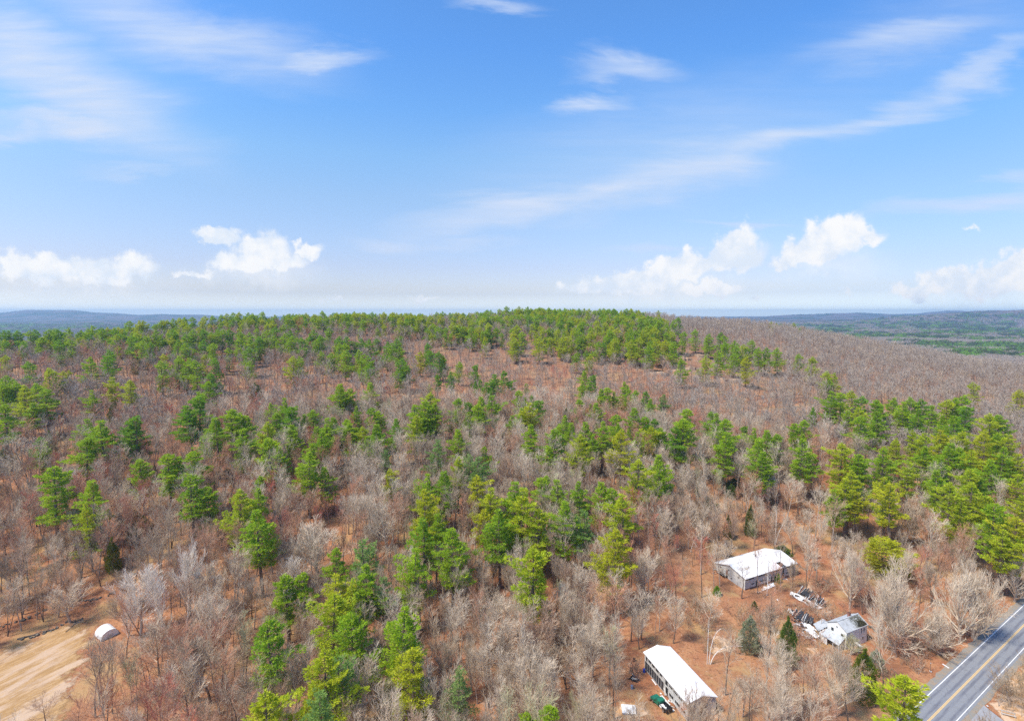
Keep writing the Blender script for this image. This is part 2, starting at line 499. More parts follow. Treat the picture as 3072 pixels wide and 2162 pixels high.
mat('bark_dark', lambda N: N.n('ShaderNodeBsdfDiffuse', [N.mix(N.smooth(N.noise(N.n('ShaderNodeTexCoord').outputs['Object'], 2.5, 4.0, .7).outputs[0], .35, .65), (.13, .09, .065), (.27, .20, .15))]))
mat('bark_grey', lambda N: N.n('ShaderNodeBsdfDiffuse', [N.mix(N.smooth(N.noise(N.n('ShaderNodeTexCoord').outputs['Object'], 2.0, 4.0, .7).outputs[0], .35, .65), (.30, .23, .18), (.54, .44, .35))]))
mat('bark_pine', lambda N: N.n('ShaderNodeBsdfDiffuse', [N.mix(N.smooth(N.noise(N.n('ShaderNodeTexCoord').outputs['Object'], 3.0, 4.0, .7).outputs[0], .35, .65), (.13, .09, .07), (.25, .185, .145))]))
mat('bark_birch', lambda N: N.n('ShaderNodeBsdfDiffuse', [N.mix(N.smooth(N.noise(N.n('ShaderNodeTexCoord').outputs['Object'], 6.0, 4.0, .7).outputs[0], .58, .66), (.80, .77, .72), (.16, .13, .11))]))
twig_mat('twigs_grey', (.575, .46, .33), (.465, .367, .26), (.345, .258, .18))
twig_mat('twigs_brown', (0.494, 0.325, 0.220), (0.391, 0.256, 0.167), (0.515, 0.374, 0.264))
twig_mat('twigs_pale', (.76, .63, .47), (.64, .52, .385), (.51, .40, .29))
twig_mat('twigs_rosy', (0.618, 0.295, 0.176), (0.494, 0.256, 0.158), (0.494, 0.325, 0.211))
twig_mat('twigs_red', (.60, .16, .095), (.50, .18, .12), (.42, .25, .19))
twig_mat('twigs_lichen', (.52, .49, .28), (.44, .41, .22), (.36, .31, .2))
twig_mat('twigs_hill', (.46, .38, .305), (.40, .33, .265), (.345, .285, .23))
twig_mat('brush_tan', (.42, .31, .19), (.34, .25, .15), (.28, .19, .12))
needle_mat('needles_green', (.28, .45, .027), (.38, .52, .03), (.19, .36, .03), (.62, .72, .06))
needle_mat('needles_yellow', (.43, .52, .027), (.35, .48, .025), (.48, .48, .025), (.75, .76, .08))
needle_mat('needles_dark', (.18, .38, .03), (.23, .42, .028), (.14, .31, .04), (.46, .62, .05))
needle_mat('needles_olive', (.15, .19, .025), (.12, .18, .022), (.20, .17, .022), (.28, .31, .035))
needle_mat('needles_pale', (.20, .37, .08), (.17, .31, .065), (.28, .38, .13), (.45, .58, .16))
needle_mat('needles_frosted', (.44, .46, .32), (.36, .39, .24), (.26, .30, .14), (.70, .68, .54))

def m_road(N):
    oc = N.n('ShaderNodeTexCoord').outputs['Object']       # x across the road, y along it
    sp = N.n('ShaderNodeSeparateXYZ', [oc])
    mp = N.n('ShaderNodeMapping', {0: oc, 3: (1.0, .12, 1.0)}).outputs[0]
    n = N.noise(oc, .5, 6.0, .65)
    s = N.noise(mp, 1.3, 4.0, .6)
    g = N.noise(oc, 30.0, 2.0, .8)
    col = N.mix(n.outputs[0], (.225, .235, .255), (.29, .30, .315))
    # darker wheel tracks with sealed patches, worn into the surface
    ax = N.m('ABSOLUTE', sp.outputs[0])
    def track(c, w):
        return N.smooth(N.m('ABSOLUTE', N.m('SUBTRACT', ax, c)), w, w * .2)
    tr = N.m('MAXIMUM', track(.95, .5), track(2.65, .5))
    tr = N.m('MULTIPLY', tr, N.smooth(s.outputs[0], .30, .62))
    col = N.mix(N.m('MULTIPLY', tr, .75), col, (.125, .13, .165))
    pt = N.noise(N.n('ShaderNodeMapping', {0: oc, 3: (1.0, .3, 1.0), 1: (7, 3, 0)}).outputs[0], .35, 3.0, .6)
    col = N.mix(N.m('MULTIPLY', N.smooth(pt.outputs[0], .60, .70), .4), col, (.15, .145, .165))
    vc = N.n('ShaderNodeTexVoronoi', {'Vector': N.n('ShaderNodeVectorMath', [N.n('ShaderNodeVectorMath', [n.outputs['Color'], (.8, .8, 0)], operation='MULTIPLY').outputs[0], oc], operation='ADD').outputs[0], 'Scale': .33}, feature='DISTANCE_TO_EDGE')
    col = N.mix(N.m('MULTIPLY', N.smooth(vc.outputs['Distance'], .012, .0), .55), col, (.06, .06, .065))
    col = N.mix(N.m('MULTIPLY', N.smooth(g.outputs[0], .3, .7), .2), col, (.10, .10, .10))
    return pbsdf(N, col, .85, .3)
mat('asphalt', m_road)
def m_shoulder(N):
    p = N.n('ShaderNodeNewGeometry').outputs['Position']
    n = N.noise(p, .8, 6.0, .7)
    f = N.noise(p, 9.0, 3.0, .8)
    col = N.mix(N.smooth(n.outputs[0], .4, .62), (.27, .265, .24), (.36, .27, .19))
    col = N.mix(N.m('MULTIPLY', N.smooth(f.outputs[0], .45, .65), .5), col, (.15, .13, .10))
    return pbsdf(N, col, .95, .1)
mat('gravel_shoulder', m_shoulder)
def m_paint(c, wear):
    def b(N):
        p = N.n('ShaderNodeNewGeometry').outputs['Position']
        n = N.noise(p, 2.5, 6.0, .7)
        col = N.mix(N.m('MULTIPLY', N.smooth(n.outputs[0], .55, .72), wear), c, (.22, .22, .23))
        return pbsdf(N, col, .7, .3)
    return b
mat('road_white', m_paint((.80, .80, .80), .5))
mat('road_yellow', m_paint((.74, .50, .20), .35))
def m_track(N):
    p = N.n('ShaderNodeNewGeometry').outputs['Position']
    mp = N.n('ShaderNodeMapping', {0: N.n('ShaderNodeMapping', {0: p, 2: (0, 0, -LANE_A)}).outputs[0], 3: (.20, 1.0, 1.0)}).outputs[0]
    a = N.noise(mp, .22, 6.0, .65)
    b = N.noise(mp, 1.6, 5.0, .7)
    f = N.noise(p, 4.0, 3.0, .7)
    col = N.mix(N.smooth(a.outputs[0], .42, .56), (.52, .375, .26), (.38, .225, .095))
    col = N.mix(N.m('MULTIPLY', N.smooth(b.outputs[0], .48, .62), .6), col, (.56, .37, .19))
    col = N.mix(N.m('MULTIPLY', N.smooth(b.outputs[0], .44, .32), .55), col, (.24, .13, .05))
    col = N.mix(N.m('MULTIPLY', N.smooth(f.outputs[0], .55, .7), .4), col, (.68, .55, .41))
    at_ = N.n('ShaderNodeAttribute', attribute_name='edge').outputs['Fac']
    e = N.m('ADD', at_, N.m('MULTIPLY', N.m('SUBTRACT', N.noise(p, .22, 7.0, .72).outputs[0], .5), 2.4))
    tr = N.n('ShaderNodeBsdfTransparent')
    sh = pbsdf(N, col, .95, .1)
    return N.n('ShaderNodeMixShader', {0: N.smooth(e, .22, .55), 1: tr.outputs[0], 2: sh.outputs[0]})
mat('track_dirt', m_track)
def m_yard(N):
    p = N.n('ShaderNodeNewGeometry').outputs['Position']
    a = N.noise(p, .35, 6.0, .65)
    f = N.noise(p, 3.0, 4.0, .7)
    col = N.mix(N.smooth(a.outputs[0], .42, .58), (.60, .42, .28), (.48, .27, .12))
    col = N.mix(N.m('MULTIPLY', N.smooth(f.outputs[0], .5, .65), .5), col, (.74, .58, .42))
    at_ = N.n('ShaderNodeAttribute', attribute_name='edge').outputs['Fac']
    e = N.m('ADD', at_, N.m('MULTIPLY', N.m('SUBTRACT', N.noise(p, .4, 5.0, .7).outputs[0], .5), 1.3))
    tr = N.n('ShaderNodeBsdfTransparent')
    return N.n('ShaderNodeMixShader', {0: N.smooth(e, .38, .6), 1: tr.outputs[0], 2: pbsdf(N, col, .95, .1).outputs[0]})
mat('yard_grass', m_yard)

painted('roof_white', (.78, .78, .77), (.85, .85, .84), .5, .6, .25, .2, dirt=(.56, .55, .52), dirt_k=.45)
painted('roof_grey', (.42, .44, .45), (.52, .54, .55), 1.4, .8, .25, .2, dirt=(.22, .22, .22), dirt_k=.5)
painted('siding_grey', (.46, .46, .45), (.60, .60, .58), 1.0, .8, .5, .2, dirt=(.20, .18, .16), dirt_k=.45)
painted('siding_white', (.74, .74, .72), (.82, .82, .80), .9, .7, .35, .2, dirt=(.38, .36, .33), dirt_k=.3)
painted('concrete', (.40, .39, .39), (.48, .47, .46), .9, .85, .35, .15, dirt=(.34, .30, .29), dirt_k=.4, bump=.2)
painted('old_board', (.42, .40, .37), (.62, .60, .57), 2.0, .85, .4, .15)
painted('white_board', (.70, .70, .68), (.82, .82, .80), 2.0, .7, .3, .2)
painted('tar_paper', (.030, .031, .036), (.055, .056, .062), 2.0, .7, 0, .3)
painted('dark_inside', (.012, .012, .013), (.03, .028, .026), 1.0, .9)
painted('brown_board', (.16, .08, .055), (.24, .13, .09), 2.0, .85, .3)
painted('brick', (.30, .13, .09), (.22, .11, .09), 4.0, .9, 0, .15)
painted('rust', (.20, .085, .045), (.30, .14, .07), 3.0, .85)
painted('rock', (.46, .30, .19), (.60, .43, .30), .35, .95, 0, .1, dirt=(.12, .10, .08), dirt_k=.7, bump=.6)
painted('field_stone', (.10, .09, .075), (.20, .18, .15), 1.5, .95, 0, .1, bump=.4)
painted('dead_wood', (.40, .35, .30), (.58, .53, .48), 2.0, .9)
painted('dark_log', (.11, .085, .065), (.19, .15, .12), 2.0, .9)
painted('green_paint', (.012, .15, .085), (.02, .19, .11), 2.0, .35, 0, .5, dirt=(.10, .10, .07), dirt_k=.3)
painted('black_paint', (.014, .014, .016), (.03, .03, .032), 2.0, .45, 0, .4)
painted('blue_plastic', (.02, .055, .38), (.03, .08, .46), 2.0, .4, 0, .5)
painted('faded_blue', (.16, .21, .32), (.22, .28, .38), 2.0, .5, 0, .4)
painted('rubber', (.018, .018, .018), (.035, .033, .032), 3.0, .8)
painted('glass_dark', (.02, .024, .028), (.035, .04, .045), 1.0, .12, 0, .6)
painted('fabric_white', (.80, .80, .80), (.88, .88, .88), .5, .6, 0, .3)
painted('shrub_leaf', (.04, .10, .03), (.07, .16, .035), 2.5, .8)
painted('steel', (.5, .5, .5), (.6, .6, .6), 2.0, .4, 0, .5, .8)
painted('moss', (.07, .075, .035), (.13, .12, .07), 6.0, .95)
painted('drive', (.30, .30, .31), (.35, .35, .36), .6, .9, 0, .15)
needle_mat('needles_far', (.11, .15, .045), (.08, .12, .04), (.15, .17, .05), (.18, .20, .07))
twig_mat('twigs_silver', (.84, .74, .61), (.76, .66, .54), (.64, .54, .44))
needle_mat('needles_cedar', (.11, .19, .035), (.14, .22, .035), (.14, .16, .04), (.26, .34, .06))

# ------------------------------------------------------------------ tree shapes
def grow(out, p, d, L, r, lvl, cfg, g):
    nseg = cfg['seg'][lvl]
    pts, dirs, rad = [p], [], [r]
    step = L / nseg
    tip = cfg['tip'][lvl]
    for i in range(nseg):
        d = d + g.normal(0, cfg['wob'][lvl], 3) + np.array([0, 0, cfg['up'][lvl]])
        d = d / np.linalg.norm(d)
        q = p + d * step
        r2 = r * (1 - (i + 1) / nseg * (1 - tip))
        out.append((lvl, p, q, rad[-1], r2))
        p = q
        pts.append(p)
        dirs.append(d)
        rad.append(r2)
    if lvl + 1 >= cfg['levels']:
        return
    nch = cfg['n'][lvl]
    a0 = g.uniform(0, 6.28)
    t0 = cfg['t0'][lvl]
    for k in range(nch):
        t = t0 + (1 - t0) * ((k + g.uniform(.2, .9)) / nch)
        t = min(t, .995)
        f = t * nseg
        i = int(f)
        pp = pts[i] + (pts[i + 1] - pts[i]) * (f - i)
        dd = dirs[i]
        a = a0 + k * 2.4 + g.uniform(-.5, .5)
        ref = np.array([0, 0, 1.]) if abs(dd[2]) < .9 else np.array([1., 0, 0])
        e1 = np.cross(dd, ref)
        e1 /= np.linalg.norm(e1)
        e2 = np.cross(dd, e1)
        ang = cfg['ang'][lvl] * (1 - cfg['close'][lvl] * (t - t0) / (1 - t0 + 1e-6)) * g.uniform(.75, 1.2)
        nd = dd * math.cos(ang) + (e1 * math.cos(a) + e2 * math.sin(a)) * math.sin(ang)
        tt = (t - t0) / (1 - t0 + 1e-6)
        prof = cfg['prof'](tt) if lvl == 0 else (1.0 - .55 * tt)
        ln = cfg['len'][lvl + 1] * prof * g.uniform(.7, 1.2)
        rr = (rad[i] + (rad[i + 1] - rad[i]) * (f - i)) * cfg['rr'][lvl]
        grow(out, pp, nd, ln, max(rr, cfg['rmin'] * (1.9, 1.9, 1.5, 1.0)[lvl + 1]), lvl + 1, cfg, g)

def bare_meshes(name, cfg, seed, barks, twigs, split=1):
    g = np.random.RandomState(seed)
    out = []
    for s in range(cfg.get('stems', 1)):
        a = g.uniform(0, 6.28)
        lean = cfg.get('lean', .04) * g.uniform(.5, 1.5)
        d = np.array([math.cos(a) * lean, math.sin(a) * lean, 1.0])
        off = np.array([math.cos(a), math.sin(a), 0]) * (.25 if cfg.get('stems', 1) > 1 else 0)
        grow(out, off + np.array([0, 0, -.4]), d / np.linalg.norm(d), cfg['len'][0] * (g.uniform(.8, 1.05) if s else 1), cfg['r0'] * (1 if not s else .8), 0, cfg, g)
    tb, cb = MB(), MB()
    for lv in range(cfg['levels']):
        S = [o for o in out if o[0] == lv]
        if not S:
            continue
        P0 = [o[1] for o in S]
        P1 = [o[2] for o in S]
        R0 = [max(o[3], cfg['rmin']) for o in S]
        R1 = [max(o[4], cfg['rmin'] * .6) for o in S]
        (tb if lv < split else cb).tubes(P0, P1, R0, R1, sides=(6, 5, 3, 3)[lv])
    return tb.mesh(name + '_trunk', barks), cb.mesh(name + '_crown', twigs)

def CFG(H, r0, n, ln, ang, t0, up, rmin=.021, **k):
    c = dict(levels=4, seg=(7, 4, 3, 2), tip=(.15, .25, .3, .35), wob=(.05, .12, .16, .2), up=up, n=n, t0=t0, ang=ang,
             close=(.35, .2, .1, 0), rr=(.55, .6, .5, .5), len=(H,) + ln, prof=lambda t: 1.0 - .55 * t, r0=r0, rmin=rmin)
    c.update(k)
    return c
FOREST = [
    CFG(20, .26, (12, 7, 6), (7.4, 3.3, 1.5), (.75, .6, .55), (.45, .25, .15), (.0, .10, .08, .05)),
    CFG(18, .22, (13, 7, 5), (6.2, 2.9, 1.4), (.65, .55, .6), (.40, .2, .15), (.0, .14, .1, .05), lean=.08),
    CFG(21, .29, (14, 7, 6), (8.0, 3.6, 1.6), (.85, .65, .6), (.50, .25, .15), (.0, .09, .06, .04)),
    CFG(17, .19, (11, 6, 5), (5.4, 2.7, 1.3), (.6, .5, .55), (.35, .2, .15), (.0, .16, .1, .05), stems=2, lean=.13),
    CFG(15, .25, (15, 8, 6), (7.6, 3.4, 1.6), (.95, .6, .6), (.38, .2, .1), (.0, .12, .08, .05), prof=lambda t: 1 - .35 * t),
    CFG(19, .21, (11, 6, 6), (5.6, 2.8, 1.3), (.7, .6, .55), (.5, .25, .15), (.0, .1, .1, .05)),
]
MAPLE = [
    CFG(9.5, .42, (22, 9, 7), (8.6, 3.6, 1.6), (1.0, .5, .5), (.14, .18, .12), (.0, .15, .10, .08), rmin=.026, prof=lambda t: 1.0 - .30 * t, close=(.75, .2, .1, 0), wob=(.05, .08, .1, .14)),
    CFG(9.0, .50, (24, 9, 7), (8.0, 3.4, 1.5), (1.15, .5, .55), (.16, .18, .12), (.0, .13, .08, .06), rmin=.026, prof=lambda t: 1.0 - .25 * t, close=(.75, .2, .1, 0), wob=(.05, .09, .12, .16), stems=2, lean=.15),
]
VASE = [
    CFG(10.5, .30, (20, 9, 7), (8.0, 3.4, 1.6), (.95, .5, .5), (.42, .15, .12), (.0, .16, .10, .08), rmin=.026, prof=lambda t: 1.0 - .20 * t, close=(.7, .2, .1, 0), wob=(.05, .09, .1, .14)),
    CFG(11.5, .26, (16, 8, 7), (7.0, 3.2, 1.5), (.85, .55, .5), (.46, .15, .12), (.0, .17, .10, .08), rmin=.026, prof=lambda t: 1.0 - .25 * t, close=(.7, .2, .1, 0), wob=(.06, .10, .12, .14)),
]
SAPLING = [
    CFG(9, .075, (9, 5), (2.6, 1.3), (.6, .5), (.3, .2), (.0, .12, .1), levels=3, rmin=.018),
    CFG(6, .05, (8, 6), (2.4, 1.1), (.7, .6), (.12, .2), (.0, .14, .1), levels=3, rmin=.018, stems=3, lean=.25),
]
BIRCH = CFG(15, .15, (9, 5, 3), (4.2, 2.2, 1.1), (.6, .6, .6), (.35, .2, .15), (.0, .14, .02, -.02), stems=2, lean=.12, rmin=.022)
FARBARE = [
    CFG(17, .22, (11, 5, 2), (5.6, 2.8, 1.4), (.85, .7, .6), (.45, .2, .1), (.0, .12, .1, .06), rmin=.05, seg=(3, 2, 2, 1)),
    CFG(15, .2, (11, 5, 2), (5.0, 2.6, 1.3), (.8, .6, .6), (.4, .2, .1), (.0, .12, .1, .06), rmin=.05, seg=(3, 2, 2, 1)),
    CFG(18, .22, (10, 5, 2), (6.0, 3.0, 1.5), (.8, .6, .6), (.5, .2, .1), (.0, .12, .1, .06), rmin=.05, seg=(3, 2, 2, 1)),
]

def blades(mb, C, D, L, W, g):
    """thin diamond shaped sprays: centre base C, direction D, length L, width W"""
    C, D = np.asarray(C), np.asarray(D)
    D = D / np.linalg.norm(D, axis=1, keepdims=True)
    r = g.normal(0, 1, D.shape)
    S = np.cross(D, r)
    S /= np.linalg.norm(S, axis=1, keepdims=True) + 1e-9
    L = np.asarray(L)[:, None]
    W = np.asarray(W)[:, None]
    V = np.stack([C, C + D * L * .45 + S * W, C + D * L, C + D * L * .45 - S * W], 1)
    n = len(C)
    mb.add(V.reshape(-1, 3), np.arange(n * 4).reshape(n, 4))

def pine_meshes(name, seed, H=24.0, base=.36, rad=4.3, step=.95, dens=1.0, needles=None, lod=1.0, round_top=False, irregular=.35, low=0):
    """white pine: tapering trunk, whorls of near level boughs with upturned sprays in tiers"""
    g = np.random.RandomState(seed)
    tb, cb = MB(), MB()
    n = 10
    zs = np.linspace(-.4, H, n + 1)
    wx = np.cumsum(g.normal(0, .05, n + 1)) * H / 24
    wy = np.cumsum(g.normal(0, .05, n + 1)) * H / 24
    P = np.stack([wx, wy, zs], 1)
    rr = .34 * H / 24 * (1 - np.linspace(0, 1, n + 1)) ** .8 + .03
    tb.tubes(P[:-1], P[1:], rr[:-1], rr[1:], 7)
    def axis(z):
        return np.array([np.interp(z, zs, wx), np.interp(z, zs, wy), z])
    BC, BD, BL, BW = [], [], [], []
    LP0, LP1, LR0, LR1 = [], [], [], []
    z = H * base
    ph = g.uniform(0, 6.28)
    lob = g.uniform(0, 6.28, 3)
    while z < H - .25:
        t = (z - H * base) / (H * (1 - base))
        if round_top:
            prof = math.sqrt(max(0.02, 1 - (1.9 * t - .8) ** 2 / 1.45))
        else:
            prof = (1 - t ** 1.9) ** .8 * (.62 + .38 * min(1, t * 3.5)) * (.80 + .26 * math.sin(t * 17 + lob[2])) + .03
        tier = g.uniform(1 - irregular, 1.12)
        nb = 5 if t < .8 else 4
        for k in range(nb):
            a = ph + k * 6.283 / nb + g.uniform(-.45, .45)
            side = 1 + .34 * math.sin(a * 1 + lob[0] + z * .12) + .20 * math.sin(2 * a + lob[1] + z * .4)
            L = rad * prof * tier * side * g.uniform(.72, 1.12)
            if g.uniform() < .14:
                continue
            elev = .12 + .65 * t ** 2 + g.uniform(-.12, .12) - (.12 if t < .25 else 0)
            p0 = axis(z + g.uniform(-.2, .2))
            m = 4
            dirh = np.array([math.cos(a), math.sin(a), 0])
            pts = [p0]
            for i in range(m):
                e = elev - .12 + .42 * (i / m) ** 2
                pts.append(pts[-1] + (dirh * math.cos(e) + np.array([0, 0, math.sin(e)])) * L / m)
            pts = np.array(pts)
            r0 = .035 + L * .012
            rs = np.linspace(r0, .012, m + 1)
            LP0 += list(pts[:-1]); LP1 += list(pts[1:]); LR0 += list(rs[:-1]); LR1 += list(rs[1:])
            # sprays along the bough
            nc = max(3, int(L * 9.5 * dens * lod))
            u = g.uniform(.18, 1.0, nc) ** .75
            idx = np.clip((u * m).astype(int), 0, m - 1)
            fr = u * m - idx
            c = pts[idx] * (1 - fr)[:, None] + pts[idx + 1] * fr[:, None]
            wid = L * .30 * np.sin(np.clip(u, .05, .97) * math.pi) ** .6 + .15
            sd = np.array([-math.sin(a), math.cos(a), 0])
            w = g.uniform(-1, 1, nc)
            c = c + sd * (w * wid)[:, None] + np.stack([np.zeros(nc), np.zeros(nc), g.uniform(-.05, .28, nc)], 1)
            nbld = 5
            c = np.repeat(c, nbld, 0)
            w2 = np.repeat(w, nbld)
            D = dirh * 0.75 + sd * (w2 * .7)[:, None] + g.normal(0, .48, (len(c), 3)) + np.array([0, 0, .62])
            BC.append(c + g.normal(0, .09, c.shape)); BD.append(D)
            BL.append(g.uniform(.40, .72, len(c)) / math.sqrt(lod)); BW.append(g.uniform(.06, .105, len(c)) / math.sqrt(lod))
        ph += 1.1
        z += step * g.uniform(.75, 1.25) * (1.0 if t < .7 else .7)
    # leader
    c = np.repeat(axis(H - .3)[None], 14, 0)
    BC.append(c + g.normal(0, .1, c.shape)); BD.append(g.normal(0, .5, c.shape) + np.array([0, 0, 1.]))
    BL.append(g.uniform(.5, .9, 14)); BW.append(np.full(14, .08))
    # dead lower stubs
    for k in range(9):
        zz = g.uniform(.16, base) * H
        a = g.uniform(0, 6.28)
        L = g.uniform(.6, 2.0)
        p0 = axis(zz)
        LP0.append(p0); LP1.append(p0 + np.array([math.cos(a) * L, math.sin(a) * L, g.uniform(-.2, .35)])); LR0.append(.035); LR1.append(.012)
    for k in range(low):      # long straggling low boughs
        zz = g.uniform(base * .7, base + .05) * H
        a = g.uniform(0, 6.28)
        L = rad * g.uniform(1.2, 1.7)
        p0 = axis(zz)
        dirh = np.array([math.cos(a), math.sin(a), .06])
        LP0.append(p0); LP1.append(p0 + dirh * L); LR0.append(.08); LR1.append(.015)
        nc = int(L * 14)
        u = g.uniform(.3, 1, nc)
        c = p0 + dirh * (u * L)[:, None] + g.normal(0, .35, (nc, 3)) * np.array([1, 1, .4])
        c = np.repeat(c, 5, 0)
        BC.append(c); BD.append(dirh + g.normal(0, .5, c.shape) + np.array([0, 0, .3])); BL.append(g.uniform(.4, .7, len(c))); BW.append(g.uniform(.05, .1, len(c)))
    tb.tubes(LP0, LP1, LR0, LR1, 3)
    blades(cb, np.vstack(BC), np.vstack(BD), np.concatenate(BL), np.concatenate(BW), g)
    return tb.mesh(name + '_trunk', MATS['bark_pine']), cb.mesh(name + '_crown', MATS[needles])

def cedar_meshes(name, seed, H=10.0, rad=2.0, needles='needles_olive', lod=1.0, spread=False):
    """red cedar or young hemlock: foliage down to the ground in a narrow uneven cone"""
    g = np.random.RandomState(seed)
    tb, cb = MB(), MB()
    tb.tubes([(0, 0, -.3), (0, 0, H * .5)], [(0, 0, H * .5), (0, 0, H * .97)], [.16, .1], [.1, .02], 6)
    n = int(1500 * lod * (H / 10) * (rad / 2) ** .8)
    t = g.beta(1.1, 1.5, n)
    a = g.uniform(0, 6.283, n)
    prof = (np.sin(np.clip(t * 1.02 + .10, 0, 1) ** .62 * math.pi) ** .55) if not spread else (1 - t) ** .6
    lumps = 1 + .22 * np.sin(a * 3 + t * 14) + .16 * np.sin(a * 5 - t * 23)
    rr = rad * prof * lumps * (1 - .45 * g.uniform(0, 1, n) ** 2.0)
    c = np.stack([np.cos(a) * rr, np.sin(a) * rr, .25 + t * (H - .5)], 1)
    k = 6
    c = np.repeat(c, k, 0) + g.normal(0, .11, (n * k, 3))
    out = np.repeat(np.stack([np.cos(a), np.sin(a), np.full(n, 1.2)], 1), k, 0)
    blades(cb, c, out + g.normal(0, .4, c.shape), g.uniform(.25, .5, n * k), g.uniform(.04, .075, n * k), g)
    # twiggy limbs inside
    m = 60
    z = g.uniform(.1, .9, m) * H
    a = g.uniform(0, 6.28, m)
    L = rad * (1 - z / H) * .9 + .2
    P0 = np.stack([np.zeros(m), np.zeros(m), z], 1)
    tb.tubes(P0, P0 + np.stack([np.cos(a) * L, np.sin(a) * L, L * .5], 1), np.full(m, .03), np.full(m, .01), 3)
    return tb.mesh(name + '_trunk', MATS['bark_dark']), cb.mesh(name + '_crown', MATS[needles])

def put_tree(kind, meshes, x, y, h, ref_h, wscale=1.0, rz=0.0, tilt=(0, 0), label=None, cat=None, group=None, z=None, mats=None):
    s = h / ref_h
    zz = float(Z(x, y)) if z is None else z
    t = thing(kind, label, cat, (x, y, zz), rz, group)
    t.rotation_euler = (tilt[0], tilt[1], rz)
    t.scale = (s * wscale, s * wscale, s)
    for nm, me in zip(('trunk', 'crown'), meshes):
        o = bpy.data.objects.new(nm, me)
        COL.objects.link(o)
        o.parent = t
        if mats and mats.get(nm):
            o.material_slots[0].link = 'OBJECT'
            o.material_slots[0].material = MATS[mats[nm]]
    return t

